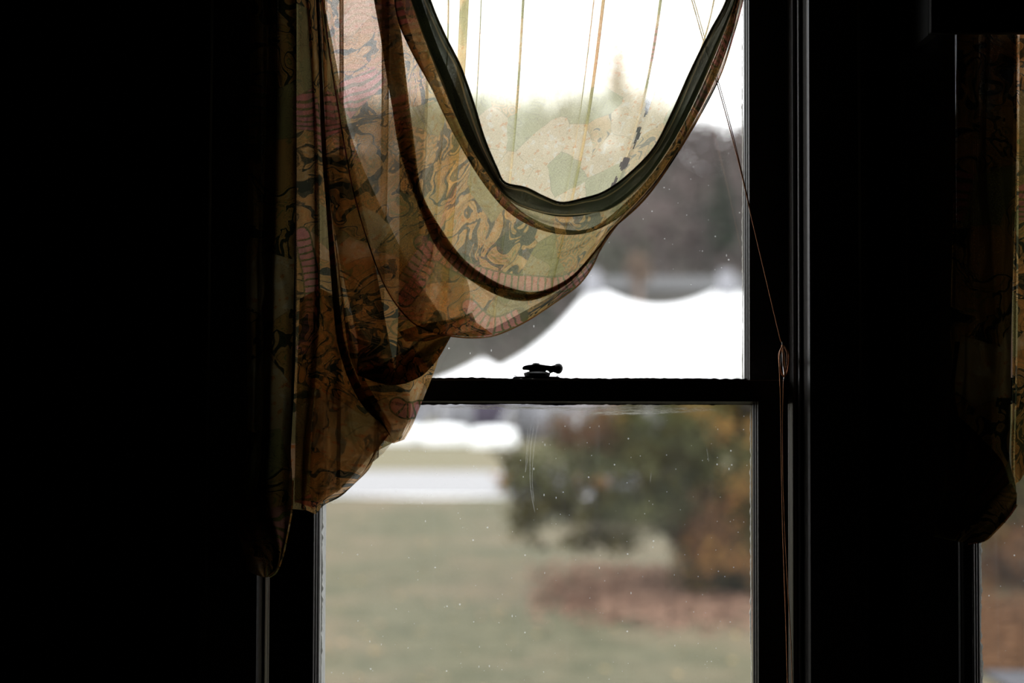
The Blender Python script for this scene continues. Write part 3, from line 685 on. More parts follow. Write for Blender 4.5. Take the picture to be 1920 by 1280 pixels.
# --- second lobe
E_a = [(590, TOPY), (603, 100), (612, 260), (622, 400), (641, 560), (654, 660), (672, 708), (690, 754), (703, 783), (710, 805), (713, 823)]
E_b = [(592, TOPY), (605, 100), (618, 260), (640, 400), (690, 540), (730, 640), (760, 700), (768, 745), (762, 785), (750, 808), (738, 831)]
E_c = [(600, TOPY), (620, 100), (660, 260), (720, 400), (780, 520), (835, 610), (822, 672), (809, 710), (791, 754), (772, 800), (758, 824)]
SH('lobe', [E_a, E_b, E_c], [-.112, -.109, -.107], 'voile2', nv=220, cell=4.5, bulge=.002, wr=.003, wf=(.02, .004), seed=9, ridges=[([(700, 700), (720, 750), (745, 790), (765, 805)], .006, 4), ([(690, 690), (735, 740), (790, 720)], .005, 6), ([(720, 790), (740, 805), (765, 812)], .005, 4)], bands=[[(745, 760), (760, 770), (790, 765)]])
# inner layer of the gathered drape, behind the two lower lobes
SH('drape', [[(562, 560), (556, 750), (552, 940)], [(600, 540), (598, 750), (588, 952)], [(640, 560), (650, 720), (640, 915)], [(690, 640), (715, 740), (698, 850)], [(735, 690), (770, 760), (752, 822)]],
   [-.097, -.101, -.098, -.102, -.099], 'voile2', nv=120, cell=5, bulge=.002, wr=.0015, wf=(.02, .004), seed=16)
# dark fold strip
T_l = [(586, TOPY), (597, 100), (602, 260), (612, 400), (627, 600), (641, 675), (663, 732), (687, 769), (716, 796), (735, 822)]
T_r = [(590, TOPY), (603, 100), (611, 260), (621, 400), (641, 600), (654, 665), (670, 708), (695, 754), (714, 783), (738, 828)]
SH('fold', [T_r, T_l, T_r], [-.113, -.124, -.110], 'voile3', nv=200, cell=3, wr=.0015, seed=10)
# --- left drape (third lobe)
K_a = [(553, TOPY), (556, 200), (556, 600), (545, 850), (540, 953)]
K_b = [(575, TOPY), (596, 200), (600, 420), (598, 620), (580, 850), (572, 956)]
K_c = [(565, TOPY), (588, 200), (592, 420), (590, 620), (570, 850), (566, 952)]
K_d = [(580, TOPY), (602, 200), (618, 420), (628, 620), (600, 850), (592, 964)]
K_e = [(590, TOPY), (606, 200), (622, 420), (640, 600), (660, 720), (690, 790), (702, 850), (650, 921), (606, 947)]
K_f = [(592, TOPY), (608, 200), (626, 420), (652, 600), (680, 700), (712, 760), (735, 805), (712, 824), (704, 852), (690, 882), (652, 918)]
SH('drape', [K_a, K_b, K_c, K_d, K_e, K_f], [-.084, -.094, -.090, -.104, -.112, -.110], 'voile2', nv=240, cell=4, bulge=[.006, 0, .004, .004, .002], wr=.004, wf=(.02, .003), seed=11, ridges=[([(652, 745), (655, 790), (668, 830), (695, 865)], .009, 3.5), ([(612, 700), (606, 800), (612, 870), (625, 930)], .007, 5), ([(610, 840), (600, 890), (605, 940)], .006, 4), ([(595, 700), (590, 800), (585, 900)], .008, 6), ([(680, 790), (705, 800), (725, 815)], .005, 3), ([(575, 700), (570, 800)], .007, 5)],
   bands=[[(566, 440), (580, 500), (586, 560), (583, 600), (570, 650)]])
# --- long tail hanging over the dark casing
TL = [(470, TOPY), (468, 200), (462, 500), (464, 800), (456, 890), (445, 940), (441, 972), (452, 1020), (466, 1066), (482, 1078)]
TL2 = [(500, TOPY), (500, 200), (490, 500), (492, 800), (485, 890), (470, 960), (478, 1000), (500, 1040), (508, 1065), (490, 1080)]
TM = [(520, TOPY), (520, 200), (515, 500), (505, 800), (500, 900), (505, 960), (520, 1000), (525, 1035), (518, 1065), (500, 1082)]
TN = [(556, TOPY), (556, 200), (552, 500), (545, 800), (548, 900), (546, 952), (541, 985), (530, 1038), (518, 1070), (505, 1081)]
SH('tail_shade_layer', [TN, TL2, TM, TL], [-.070, -.076, -.068, -.074], 'voile4', nv=200, cell=6, wr=.003, wf=(.02, .004), seed=15)  # dense inner layers added to keep window light off the tail
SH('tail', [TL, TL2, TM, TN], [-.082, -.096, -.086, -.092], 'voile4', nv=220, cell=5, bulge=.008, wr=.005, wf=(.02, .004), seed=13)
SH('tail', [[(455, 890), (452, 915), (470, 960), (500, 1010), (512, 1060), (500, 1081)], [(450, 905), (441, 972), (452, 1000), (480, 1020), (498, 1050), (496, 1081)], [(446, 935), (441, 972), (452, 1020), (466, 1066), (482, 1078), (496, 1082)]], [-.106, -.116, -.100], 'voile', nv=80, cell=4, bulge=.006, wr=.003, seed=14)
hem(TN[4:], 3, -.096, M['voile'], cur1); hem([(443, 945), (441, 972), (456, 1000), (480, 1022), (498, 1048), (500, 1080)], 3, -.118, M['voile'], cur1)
# curtain rod (above the frame)
rod = empty('curtain_rod', P(980, -118, -.1)); tag(rod, 'dark wooden rod carrying the swagged curtain above the middle window', 'curtain rod')
zr = P(980, -118, -.1).z + .016
MB().tube([(wx(420, -.1), -.112, zr), (wx(1560, -.1), -.112, zr)], .012, 14).build('pole', M['rod'], rod, sm=True)
for xx in (wx(430, -.1), wx(1550, -.1)):
    MB().box(xx - .01, xx + .01, -.112, WY0 + .002, zr - .012, zr + .012).build('bracket', M['rod'], rod)

# --- second curtain, at the right-hand window
cur2 = empty('curtain', P(1900, 70, -.1))
tag(cur2, 'dark green gathered curtain at the right edge, hanging beside the second window', 'curtain')
def S2(name, cs, ds, mat, **k): return sheet(name, cs, ds, M[mat], cur2, **k)
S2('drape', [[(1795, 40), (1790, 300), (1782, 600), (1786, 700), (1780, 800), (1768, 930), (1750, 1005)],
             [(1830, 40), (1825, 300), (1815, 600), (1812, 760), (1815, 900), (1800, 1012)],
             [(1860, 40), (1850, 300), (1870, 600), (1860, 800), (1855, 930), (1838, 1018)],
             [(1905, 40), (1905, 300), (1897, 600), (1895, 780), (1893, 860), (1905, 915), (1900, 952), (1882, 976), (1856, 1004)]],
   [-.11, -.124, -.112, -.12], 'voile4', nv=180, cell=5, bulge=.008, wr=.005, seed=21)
S2('shade_layer', [[(1797, 42), (1790, 600), (1772, 930), (1756, 1000)], [(1850, 42), (1845, 600), (1830, 900), (1800, 1005)], [(1903, 42), (1895, 600), (1890, 860), (1893, 950), (1850, 1000)]], [-.096, -.104, -.098], 'voile4', nv=120, cell=7, wr=.003, seed=26)  # dense layer added behind the drape to darken it against the window
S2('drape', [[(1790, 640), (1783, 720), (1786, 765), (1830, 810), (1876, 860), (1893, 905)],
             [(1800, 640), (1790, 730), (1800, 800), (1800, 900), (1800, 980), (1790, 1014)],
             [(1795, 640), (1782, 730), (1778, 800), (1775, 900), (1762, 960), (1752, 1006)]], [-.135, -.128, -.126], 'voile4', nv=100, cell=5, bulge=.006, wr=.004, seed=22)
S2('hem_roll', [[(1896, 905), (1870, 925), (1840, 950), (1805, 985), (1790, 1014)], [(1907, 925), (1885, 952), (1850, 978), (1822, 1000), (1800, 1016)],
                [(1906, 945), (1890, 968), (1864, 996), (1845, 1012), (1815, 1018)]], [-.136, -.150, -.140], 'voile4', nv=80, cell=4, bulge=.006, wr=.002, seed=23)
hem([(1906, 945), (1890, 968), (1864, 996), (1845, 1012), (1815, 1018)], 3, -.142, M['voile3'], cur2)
S2('sheer_panel', [[(1900, 40), (1898, 400), (1898, 700), (1896, 860), (1899, 912)], [(1908, 40), (1906, 400), (1904, 700), (1900, 860), (1903, 910)],
                   [(1904, 40), (1902, 400), (1900, 700), (1898, 860), (1902, 911)],
                   [(1990, 40), (1985, 300), (1970, 600), (1940, 800), (1912, 900)],
                   [(2200, 40), (2180, 300), (2140, 560), (2060, 720), (1935, 868)],
                   [(2520, 40), (2440, 300), (2330, 480), (2200, 640), (2000, 800)]], [-.10, -.106, -.096, -.10, -.10, -.104], 'voile', nv=180, cell=7, wr=.004, seed=24)
S2('drape', [[(1912, 40), (1910, 400), (1907, 700), (1903, 840), (1904, 905)], [(1935, 40), (1930, 400), (1922, 700), (1912, 840), (1912, 902)],
                   [(2010, 40), (2000, 400), (1980, 640), (1950, 800), (1920, 888)]], [-.115, -.118, -.114], 'voile2', nv=150, cell=5, wr=.003, seed=25)
val = empty('valance_board', P(2250, 20, -.12)); tag(val, 'black board across the top of the right-hand window, above its curtain', 'valance')
za = P(1850, 65, -.19).z; x0 = wx(1745, -.19); x1 = wx(2790, -.19)
MB().box(x0, x1, -.205, -.187, za, za + .30).build('face_board', M['trimdull'], val, bevel=.003)
MB().box(x0, x1, -.187, WY0 + .002, za + .27, za + .30).build('top_board', M['trimdull'], val)
MB().box(x0, x0 + .018, -.187, WY0 + .002, za + .0, za + .27).build('end_board', M['trimdull'], val)
MB().box(x1 - .018, x1, -.187, WY0 + .002, za + .0, za + .27).build('end_board', M['trimdull'], val)
MB().tube([(x0 + .01, -.10, P(1850, 24, -.1).z), (x1 - .01, -.10, P(1850, 24, -.1).z)], .010, 12).build('pole', M['rod'], val, sm=True)

# ------------------------------------------------------------------ outdoors
GZ = -1.0
def gp(px, py):
    d = CAM_ROT @ Vector(((px - 960) / F_PX, -(py - 640) / F_PX, -1.0)); t = (GZ - CAM_LOC.z) / d.z
    return CAM_LOC + d * t
def grass_mat(name, g1, g2, tan, thr=(.40, .66)):
    g = NT(name); tcn = g.n('ShaderNodeTexCoord'); ob = tcn.outputs['Object']
    a = g.noise(ob, .45, 5, .6).outputs[0]; b = g.noise(ob, 3.5, 5, .7).outputs[0]; c = g.noise(ob, 60, 3).outputs[0]
    col = g.mix(g.step(b, .3, .7), g1, g2); col = g.mix(g.step(a, *thr), col, tan)
    col = g.mix(g.math('MULTIPLY', c, .5), col, (.05, .06, .03))
    bp = g.n('ShaderNodeBump', Strength=.5, Height=c)
    p = g.n('ShaderNodeBsdfPrincipled', Roughness=.9); g.set(p.inputs['Base Color'], col); p.inputs['Specular IOR Level'].default_value = .1
    g.t.links.new(bp.outputs[0], p.inputs['Normal']); return g.finish(p)
M['lawn'] = grass_mat('autumn_lawn', (.058, .056, .033), (.122, .108, .068), (.145, .110, .072))
M['field'] = grass_mat('tan_dry_field', (.15, .135, .085), (.175, .145, .092), (.19, .14, .095), (.5, .8))
M['hill'] = grass_mat('hillside_floor', (.06, .056, .05), (.075, .066, .062), (.085, .068, .062))
M['asphalt'] = paint('pale_wet_road', (.178, .173, .178), .55, .4, .08, 2, .1)
M['path'] = paint('grey_stone_path', (.04, .04, .048), .7, .3, .2, 4, .3)

def terrain(name, x0, x1, y0, y1, nx, ny, zf, mat, lab=None, cat=None, kind='structure'):
    v = []; f = []
    for j in range(ny + 1):
        for i in range(nx + 1):
            x = x0 + (x1 - x0) * i / nx; y = y0 + (y1 - y0) * j / ny; v.append((x, y, zf(x, y)))
    for j in range(ny):
        for i in range(nx): f.append((j * (nx + 1) + i, j * (nx + 1) + i + 1, (j + 1) * (nx + 1) + i + 1, (j + 1) * (nx + 1) + i))
    o = obj(name, v, f, mat, sm=True); tag(o, lab, cat, kind=kind); return o
def gz(x, y): return GZ + .04 * noise.noise(Vector((x * .3, y * .3, 0)))
terrain('lawn', -45, 45, .2, 30.0, 120, 60, gz, M['lawn'])
terrain('road', -60, 60, 29.95, 39.8, 40, 4, lambda x, y: GZ + .01, M['asphalt'])
terrain('field', -90, 90, 39.7, 112, 90, 40, lambda x, y: GZ + .03 * noise.noise(Vector((x * .1, y * .1, 3))), M['field'])
def hz(x, y):
    t = max(0, (y - 105) / 125); s = min(1, t); s = s * s * (3 - 2 * s)
    H = 38 + 3 * math.sin(x * .021 + 1.2) - 5 * math.exp(-((x - 36) / 11) ** 2) + 2.5 * noise.noise(Vector((x * .05, y * .05, 1)))
    return GZ - .1 + H * s
terrain('hill', -190, 190, 104, 245, 110, 60, hz, M['hill'])
# grey path by the far shrub
terrain('path', 4.2, 9.0, .25, 9.9, 24, 60, lambda x, y: gz(x, y) + .035 , M['path'])

# --- hillside woods (uncountable, out of focus): trunks and twiggy crowns in one mesh
def leaf_mat(name, c1, c2, tr=.3, sc=3):
    g = NT(name); tcn = g.n('ShaderNodeTexCoord')
    n = g.noise(tcn.outputs['Object'], sc, 3, .7).outputs[0]
    col = g.mix(g.step(n, .35, .65), c1, c2)
    a = g.n('ShaderNodeBsdfDiffuse', Color=col); b = g.n('ShaderNodeBsdfTranslucent', Color=col)
    return g.finish(g.n('ShaderNodeMixShader', i0=tr, i1=a, i2=b))
M['twigs'] = leaf_mat('bare_twig_crowns', (.07, .062, .058), (.125, .098, .093), .15, .10)
M['twigs2'] = leaf_mat('dull_green_crowns', (.05, .056, .046), (.09, .09, .07), .15, .15)
M['pine'] = leaf_mat('dark_pine_needles', (.035, .048, .036), (.07, .085, .06), .1, .5)
M['rustleaf'] = leaf_mat('rust_leaves', (.15, .105, .075), (.18, .135, .11), .3, .6)
def tri_cloud(v, f, c, R, n, size, rnd, squash=1.0):
    for _ in range(n):
        while True:
            p = Vector((rnd.uniform(-1, 1), rnd.uniform(-1, 1), rnd.uniform(-1, 1)))
            if p.length < 1: break
        q = Vector((c[0] + p.x * R[0], c[1] + p.y * R[1], c[2] + p.z * R[2]))
        a = Vector((rnd.gauss(0, 1), rnd.gauss(0, 1), rnd.gauss(0, 1))).normalized() * size * rnd.uniform(.6, 1.3)
        b = a.cross(Vector((rnd.gauss(0, 1), rnd.gauss(0, 1), rnd.gauss(0, 1)))).normalized() * size * .5
        k = len(v); v += [q - a * .5, q + b * .5, q + a * .5, q - b * .5]; f.append((k, k + 1, k + 2, k + 3))
rnd = random.Random(3)
v = []; f = []; mi = []
for i in range(1250):
    y = rnd.uniform(124, 236); x = rnd.uniform(-25, .45 * y + 12) if rnd.random() < .8 else rnd.uniform(-80, 90)
    h = rnd.uniform(6, 11); z = hz(x, y); r = rnd.uniform(1.8, 3.2); n0 = len(f)
    green = noise.noise(Vector((x * .04, y * .04, 7))) > .08 and rnd.random() < .8
    tri_cloud(v, f, (x, y, z + h * .62), (r, r, h * .42), 42, 1.0, rnd)
    k = len(v); v += [Vector((x - .15, y, z - .3)), Vector((x + .15, y, z - .3)), Vector((x, y, z + h * .8)), Vector((x, y + .2, z - .3))]; f += [(k, k + 1, k + 2), (k + 1, k + 3, k + 2), (k + 3, k, k + 2)]
    mi += [1 if green else 0] * (len(f) - n0)
o = obj('hillside_woods', v, f, M['twigs']); o.data.materials.append(M['twigs2']); o.data.polygons.foreach_set('material_index', mi)
tag(o, 'grey-brown bare woods mixed with dull green trees covering the hillside', 'woods', kind='stuff')

def conifer(px, py_top, Y, h, r, lab):
    p = P(px, py_top, Y); base = p.z - h
    root = empty('pine_tree', (p.x, p.y, base)); tag(root, lab, 'tree')
    MB().tube([(p.x, p.y, base - .3), (p.x, p.y, base + h * .5), (p.x, p.y, base + h * .97)], [h * .02, h * .013, .03], 8).build('trunk', M['bark'], root)
    v = []; f = []; rn = random.Random(px)
    for i in range(26):
        t = i / 25; zz = base + h * (.12 + .86 * t); rr = r * (1 - t) ** .8 + .15
        for k in range(9):
            a = rn.uniform(0, 6.28); L = rr * rn.uniform(.7, 1.1)
            tip = Vector((p.x + L * math.cos(a), p.y + L * math.sin(a), zz - L * .3)); st = Vector((p.x, p.y, zz)); sd = Vector((-math.sin(a), math.cos(a), 0)) * L * .22
            m = (st + tip) / 2; n = len(v); v += [st, m + sd, tip, m - sd, m + Vector((0, 0, -.25 * L))]; f += [(n, n + 1, n + 2), (n, n + 2, n + 3), (n, n + 1, n + 4), (n + 4, n + 3, n + 2)]
    tag(obj('branches', v, f, M['pine'], root), kind='stuff')
conifer(1158, 58, 215, 12, 2.5, 'dark pine rising above the hill skyline behind the sheer panel')
conifer(1352, 262, 150, 13.5, 2.6, 'dark evergreen on the hill beside the right window stile')
conifer(1312, 330, 162, 10, 2.2, 'smaller dark evergreen left of the one beside the right stile')
# pale orange tree in front of the woods
pt = P(1197, 510, 108); root = empty('pale_tree', (pt.x, 108, GZ)); tag(root, 'pale orange tree with a light trunk between the two tent peaks', 'tree')
MB().tube([(pt.x, 108, GZ - .2), (pt.x + .1, 108, 4), (pt.x, 108, pt.z)], [.55, .42, .2], 8).build('trunk', M['palebark'], root)
v = []; f = []; tri_cloud(v, f, (pt.x, 108, pt.z + .2), (1.1, 1.1, 1.5), 260, .45, rnd); tag(obj('foliage', v, f, M['rustleaf'], root), kind='stuff')

# long pale roof behind the tents
sh = empty('long_shed', (wx(1260, 112, 530), 112, hz(12, 112))); tag(sh, 'long low shed with a pale grey roof on the slope behind the tents', 'shed')
xa, xb = wx(1130, 112, 530), wx(1420, 112, 530); zr0, zr1 = wz(544, 112, 1250), wz(517, 112, 1250)
MB().hprofile([(110.5, zr0), (112.8, zr1), (115.1, zr0)], xa, xb).build('roof', M['roof'], sh)
MB().box(xa + .3, xb - .3, 111, 114.6, GZ - .1, zr0 + .05).build('wall', M['siding'], sh)

# --- pole tents
def tent(name, peaks, yc, W, end, z_peak, z_sag, z_eave, lab, collar=.0, p_=2.2, poles=True):
    """peaks: list of x; ridge along x; hipped ends of length end"""
    xs0, xs1 = peaks[0] - end, peaks[-1] + end
    cx = (xs0 + xs1) / 2
    root = empty(name, (cx, yc, GZ)); tag(root, lab, 'tent')
    nx, ny = 110, 36
    def z(x, y):
        d = min(1.0, abs(y - yc) / W)
        if x < peaks[0]:
            r = math.hypot((peaks[0] - x) / end, d); r = max(r, max((peaks[0] - x) / end, d)); r = min(1, r)
            return z_eave + (z_peak - z_eave) * (1 - r) ** p_
        if x >= peaks[-1]:
            r = math.hypot((x - peaks[-1]) / end, d); r = min(1, r)
            return z_eave + (z_peak - z_eave) * (1 - r) ** p_
        for a, b in zip(peaks, peaks[1:]):
            if a <= x <= b:
                t = (x - a) / (b - a); s = 4 * t * (1 - t)
                zr = z_peak + (z_sag - z_peak) * s ** 1.2
                pw = p_ + (1.35 - p_) * s ** .5
                return z_eave + (zr - z_eave) * (1 - d) ** pw
    v = []; f = []
    for j in range(ny + 1):
        for i in range(nx + 1):
            x = xs0 + (xs1 - xs0) * i / nx; y = yc - W + 2 * W * j / ny; zz = z(x, y)
            v.append((x, y, zz))
    for j in range(ny):
        for i in range(nx):
            q = (j * (nx + 1) + i, j * (nx + 1) + i + 1, (j + 1) * (nx + 1) + i + 1, (j + 1) * (nx + 1) + i); f.append(q)
    # valance hanging from the eave
    rim = [(i, 0) for i in range(nx + 1)] + [(nx, j) for j in range(1, ny + 1)] + [(i, ny) for i in range(nx - 1, -1, -1)] + [(0, j) for j in range(ny - 1, 0, -1)]
    k0 = len(v)
    for q, (i, j) in enumerate(rim):
        x, y, zz = v[j * (nx + 1) + i]; v.append((x, y, zz - .22 - .05 * abs(math.sin(q * .35))))
    for q in range(len(rim)):
        i, j = rim[q]; i2, j2 = rim[(q + 1) % len(rim)]
        f.append((j * (nx + 1) + i, j2 * (nx + 1) + i2, k0 + (q + 1) % len(rim), k0 + q))
    o = obj('canopy', v, f, M['tent'], root, sm=True); m = o.modifiers.new('cloth', 'SOLIDIFY'); m.thickness = .01
    for x in peaks:
        MB().tube([(x, yc, GZ), (x, yc, z_peak + .1)], .06, 8).build('centre_pole', M['pole'], root)
        if collar: MB().lathe((x, yc, z_peak - .25), [(.62, 0), (.48, .25), (.44, collar * .7), (.40, collar + .2), (.1, collar + .25)], 16).build('peak_collar', M['tentwall'], root)
    n = 0
    for j in (0, 1):
        yy = yc - W if j == 0 else yc + W
        k = int((xs1 - xs0) / 3)
        for i in range(k + 1):
            x = xs0 + (xs1 - xs0) * i / k
            MB().tube([(x, yy, GZ), (x, yy, z_eave)], .04, 6).build('side_pole', M['pole'], root)
            if j == 0: MB().tube([(x, yy, z_eave), (x, yy - 1.6, GZ)], .025, 5).build('guy_rope', M['rope'], root)
    return root
YT = 70.0
def tx(px): return wx(px, YT, 560)
p1, p2 = tx(1110), tx(1362)
t1 = tent('pole_tent', [p1, p2, p2 + (p2 - p1)], YT, 6.2, 10.5, wz(536, YT, 1110), wz(574, YT, 1230), 1.55, 'large white pole tent with two tall peaks behind the window', collar=.85, p_=2.9)
t2 = tent('pole_tent', [wx(905, 84, 670)], 84, 4.0, 4.6, wz(674, 84, 905), 0, wz(728, 84, 905), 'smaller white tent with one low peak at the left of the big tent', collar=0, p_=1.5)
# sidewalls of the big tent: pale panels and a slate one
def panel(px0, px1, lab_mat, nm='side_wall', y=None):
    y = YT - 6.05 if y is None else y
    a, b = wx(px0, y, 780), wx(px1, y, 780); n = 24; v = []; f = []
    for i in range(n + 1):
        x = a + (b - a) * i / n; yy = y + .08 * math.sin(i * 1.3)
        v += [(x, yy, GZ), (x, yy, 1.5)]
        if i: f.append((2 * i - 2, 2 * i, 2 * i + 1, 2 * i - 1))
    o = obj(nm, v, f, M[lab_mat], t1, sm=True); m = o.modifiers.new('cloth', 'SOLIDIFY'); m.thickness = .02
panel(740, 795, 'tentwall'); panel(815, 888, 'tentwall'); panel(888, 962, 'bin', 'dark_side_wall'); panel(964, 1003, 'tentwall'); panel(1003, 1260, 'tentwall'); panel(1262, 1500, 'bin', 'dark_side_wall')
for (xa_, za_, xb_, zb_) in ((822, 745, 786, 800), (858, 745, 826, 806), (968, 745, 938, 800)):
    MB().tube([P(xa_, za_, YT - 6.6), P(xb_, zb_, YT - 6.9)], .16, 8).build('rolled_flap', M['tentwall'], t1)
# white covered tables on the grass in front of the tent
def round_table(px, py_base, wpx, lab):
    p = gp(px, py_base); r = wpx / 2 * p.y / F_PX
    root = empty('round_table', (p.x, p.y, GZ)); tag(root, lab, 'table', 'white covered tables by the tents')
    prof = [(r * 1.0, .0), (r * 1.02, .05), (r * .985, .45), (r * .97, .66), (r * .92, .73), (r * .55, .80), (r * .1, .82)]
    v = []; f = []; seg = 48
    for i, (rr, zz) in enumerate(prof):
        for j in range(seg):
            a = 2 * math.pi * j / seg; q = rr * (1 + .03 * math.sin(a * 12) * (1 - zz / .9)); v.append((p.x + q * math.cos(a), p.y + q * math.sin(a), GZ + zz))
    for i in range(len(prof) - 1):
        for j in range(seg): f.append((i * seg + j, i * seg + (j + 1) % seg, (i + 1) * seg + (j + 1) % seg, (i + 1) * seg + j))
    f.append(tuple(range((len(prof) - 1) * seg, len(prof) * seg)))
    obj('table_cloth', v, f, M['cloth_white'], root, sm=True)
    MB().lathe((p.x, p.y, GZ), [(r * .3, 0), (.06, .08), (.06, .68), (r * .85, .69), (r * .85, .71)], 24).build('table_frame', M['pole'], root)
round_table(925, 837, 92, 'round white covered table below the dark tent wall, nearest the bush')
round_table(834, 832, 92, 'round white covered table on the grass, second from the bush')
round_table(752, 830, 86, 'round white covered table half hidden by the curtain edge')

# --- shrubs
def leafy(name, blobs, n, size, mat, parent, rn, surf=.55, gap=-.26):
    """leaf quads filling ellipsoid blobs, joined as one uncountable part"""
    v = []; f = []
    tot = sum(b[3] * b[4] * b[5] for b in blobs) ** 1.0
    for (cx, cy, cz, rx, ry, rz_) in blobs:
        k = int(n * rx * ry * rz_ / tot)
        for _ in range(k):
            d = Vector((rn.gauss(0, 1), rn.gauss(0, 1), rn.gauss(0, 1))).normalized()
            r = rn.uniform(surf, 1.0) * (1 + .35 * noise.noise(d * 2.3 + Vector((cx, cy, cz))))
            q = Vector((cx + d.x * rx * r, cy + d.y * ry * r, cz + d.z * rz_ * r))
            if noise.noise(q * 1.9) < gap: continue
            if q.z < GZ + .02: continue
            nn = (d + Vector((rn.gauss(0, .6), rn.gauss(0, .6), rn.gauss(0, .6)))).normalized()
            a = nn.cross(Vector((rn.gauss(0, 1), rn.gauss(0, 1), rn.gauss(0, 1)))).normalized() * size * rn.uniform(.6, 1.3); b = nn.cross(a).normalized() * size * .45
            m = len(v); v += [q - a * .5, q + b * .5 + nn * size * .1, q + a * .5, q - b * .5 + nn * size * .1]; f.append((m, m + 1, m + 2, m + 3))
    return tag(obj(name, v, f, M[mat], parent), kind='stuff')
M['yew'] = leaf_mat('dark_olive_leaves', (.010, .010, .003), (.115, .098, .030), .25, 2.6)
M['sagel'] = leaf_mat('sage_green_leaves', (.05, .058, .028), (.13, .13, .06), .3, 2)
M['orangel'] = leaf_mat('orange_autumn_leaves', (.20, .085, .03), (.28, .16, .05), .35, 2)
M['brownl'] = leaf_mat('russet_brown_leaves', (.09, .045, .025), (.16, .085, .045), .3, 1.5)
YB_ = 15.5
def blob(px, py, Y, rpx, rpy, ry=None):
    p = P(px, py, Y); k = (Y + 2.9) / F_PX; return (p.x, p.y, p.z, rpx * k, (ry if ry else rpx * k * .8), rpy * k)
rn = random.Random(11)
b0_ = gp(1345, 1140)
bush = empty('large_shrub', (b0_.x, YB_, GZ)); tag(bush, 'large drooping green shrub with orange leaves on the lawn outside', 'shrub')
main = [blob(1010, 930, 14.6, 75, 70), blob(1110, 830, 15.2, 100, 75), blob(1100, 940, 14.8, 90, 80), blob(1200, 900, 15.0, 110, 95), blob(1230, 800, 15.6, 130, 80), blob(1350, 860, 15.4, 120, 110),
        blob(1370, 990, 15.2, 110, 110), blob(1300, 960, 15.0, 90, 90), blob(1380, 1080, 15.4, 110, 60), blob(1450, 900, 15.8, 130, 150), blob(1380, 760, 16, 130, 60), blob(965, 880, 14.8, 70, 50), blob(1010, 985, 14.6, 75, 45), blob(1090, 1010, 14.6, 60, 30), blob(1160, 1010, 14.8, 60, 35)]
leafy('green_foliage', main, 46000, .085, 'yew', bush, rn, .35)
leafy('pale_green_foliage', [blob(1050, 880, 14.3, 110, 60), blob(1180, 920, 14.4, 120, 80), blob(1280, 800, 14.8, 120, 60), blob(1220, 950, 14.2, 100, 50), blob(1370, 870, 14.6, 90, 80)], 3200, .085, 'sagel', bush, rn, .5)
leafy('orange_foliage', [blob(1120, 900, 14.0, 50, 25), blob(1130, 770, 14.6, 60, 20), blob(935, 900, 14.3, 30, 30), blob(1370, 800, 14.4, 60, 60), blob(1390, 920, 14.2, 50, 80), blob(1330, 1040, 14.2, 70, 70), blob(1400, 1050, 14.2, 50, 60), blob(1310, 770, 14.6, 50, 20), blob(1450, 850, 14.6, 60, 120)], 1000, .10, 'orangel', bush, rn, .2)
leafy('brown_foliage', [blob(1330, 1000, 14.4, 80, 100), blob(1390, 1090, 14.6, 70, 60), blob(1090, 800, 14.6, 90, 60)], 1500, .09, 'brownl', bush, rn, .3)
leafy('low_foliage', [blob(1330, 1090, 15.0, 75, 50), blob(1275, 1030, 15.0, 45, 70), blob(1380, 1100, 14.8, 90, 60), blob(1340, 1010, 14.9, 100, 70)], 9000, .09, 'yew', bush, rn, .2)
for k, (tx_, ty_) in enumerate(((1010, 900), (1090, 820), (1220, 840), (1330, 780), (1440, 860), (1200, 930))):
    e = P(tx_, ty_, 15.1); mth = Vector((b0_.x, YB_, GZ + .5 + .1 * k)).lerp(e, .55) + Vector((0, 0, .25))
    MB().tube([(b0_.x + .04 * k, YB_, GZ - .05), (b0_.x + .03 * k, YB_, GZ + .4), mth, e], [.07, .06, .035, .01], 8).build('branch', M['bark'], bush)
MB().tube([(b0_.x, YB_, GZ - .1), (b0_.x, YB_, GZ + .5), (b0_.x + .1, YB_, GZ + 1.5)], [.12, .10, .06], 10).build('trunk', M['bark'], bush)
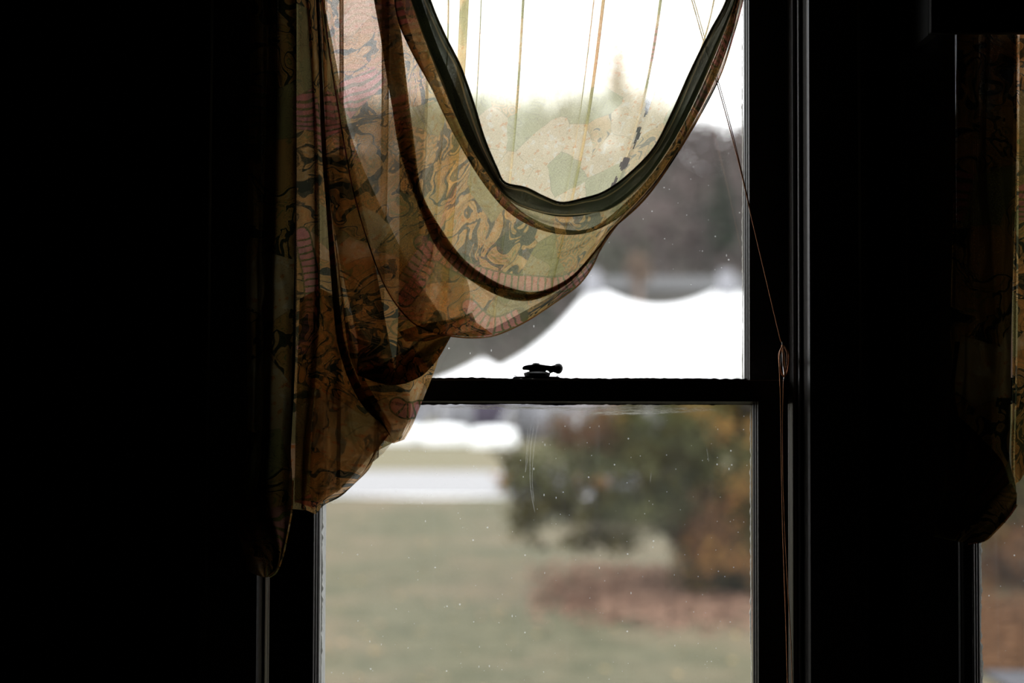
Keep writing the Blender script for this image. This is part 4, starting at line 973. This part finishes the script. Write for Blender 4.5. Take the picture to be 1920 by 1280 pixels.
# russet shrub outside the second window
s0 = gp(1930, 1150)
b2 = empty('russet_shrub', (s0.x, 16.5, GZ)); tag(b2, 'russet and brown shrub seen through the right-hand window', 'shrub')
leafy('brown_foliage', [blob(1880, 960, 16, 130, 130), blob(1990, 900, 16.5, 150, 200), blob(1850, 850, 16.5, 110, 150), blob(1900, 620, 17.2, 130, 200), blob(1900, 1100, 16, 120, 55), blob(1950, 330, 17.8, 130, 200), blob(1920, 130, 18, 120, 120), blob(1890, 1060, 15.2, 90, 80), blob(1960, 1040, 15.4, 110, 90)], 34000, .11, 'brownl', b2, rn, .3)
leafy('olive_foliage', [blob(1860, 960, 15.4, 90, 80), blob(1910, 840, 15.6, 110, 120), blob(1900, 1150, 15.2, 100, 20), blob(1900, 400, 16.5, 120, 250)], 8000, .11, 'yew', b2, rn, .3)
leafy('orange_foliage', [blob(1890, 1010, 15.2, 60, 40), blob(1920, 1140, 15.0, 40, 30), blob(1880, 1130, 15.0, 60, 50)], 500, .11, 'orangel', b2, rn, .2)
MB().tube([(s0.x, 16.5, GZ - .1), (s0.x, 16.5, GZ + 1.5), (s0.x + .2, 17, GZ + 5)], [.16, .12, .04], 10).build('trunk', M['bark'], b2)

# --- fallen leaves
def litter(name, n, place, mat, size, lab):
    v = []; f = []
    for _ in range(n):
        x, y = place(); z = gz(x, y) + rn.uniform(.012, .04); a = rn.uniform(0, 6.28); L = size * rn.uniform(.6, 1.3)
        u = Vector((math.cos(a), math.sin(a), rn.uniform(-.3, .3))) * L * .5; w_ = Vector((-math.sin(a), math.cos(a), rn.uniform(-.4, .4))) * L * .35; c = Vector((x, y, z))
        m = len(v); v += [c - u, c + w_, c + u, c - w_]; f.append((m, m + 1, m + 2, m + 3))
    tag(obj(name, v, f, M[mat]), lab, 'leaves', kind='stuff')
M['litterp'] = leaf_mat('pinkish_brown_fallen_leaves', (.15, .085, .06), (.25, .155, .11), .1, 2)
M['littery'] = leaf_mat('yellow_fallen_leaves', (.26, .20, .09), (.30, .20, .14), .1, 2)
def pl_mound():
    while True:
        px = rn.gauss(1240, 120); py = rn.gauss(1112, 28)
        if 990 < px < 1520 and 1062 < py < 1190: p = gp(px, py + .10 * (px - 1200) * .5); return p.x, p.y
litter('fallen_leaves', 6500, pl_mound, 'litterp', .10, 'pinkish brown fallen leaves spread under the large shrub')
def pl_right():
    p = gp(rn.uniform(1800, 2000), rn.gauss(1190, 36)); return p.x, max(p.y, 10.0)
litter('fallen_leaves', 7000, pl_right, 'brownl', .11, 'reddish fallen leaves under the russet shrub at the right')
def pl_any():
    y = rn.uniform(8, 27); return rn.uniform(-.25, .25) * y + .6, y
litter('scattered_leaves', 420, pl_any, 'littery', .075, 'yellow leaves scattered thinly over the open lawn')
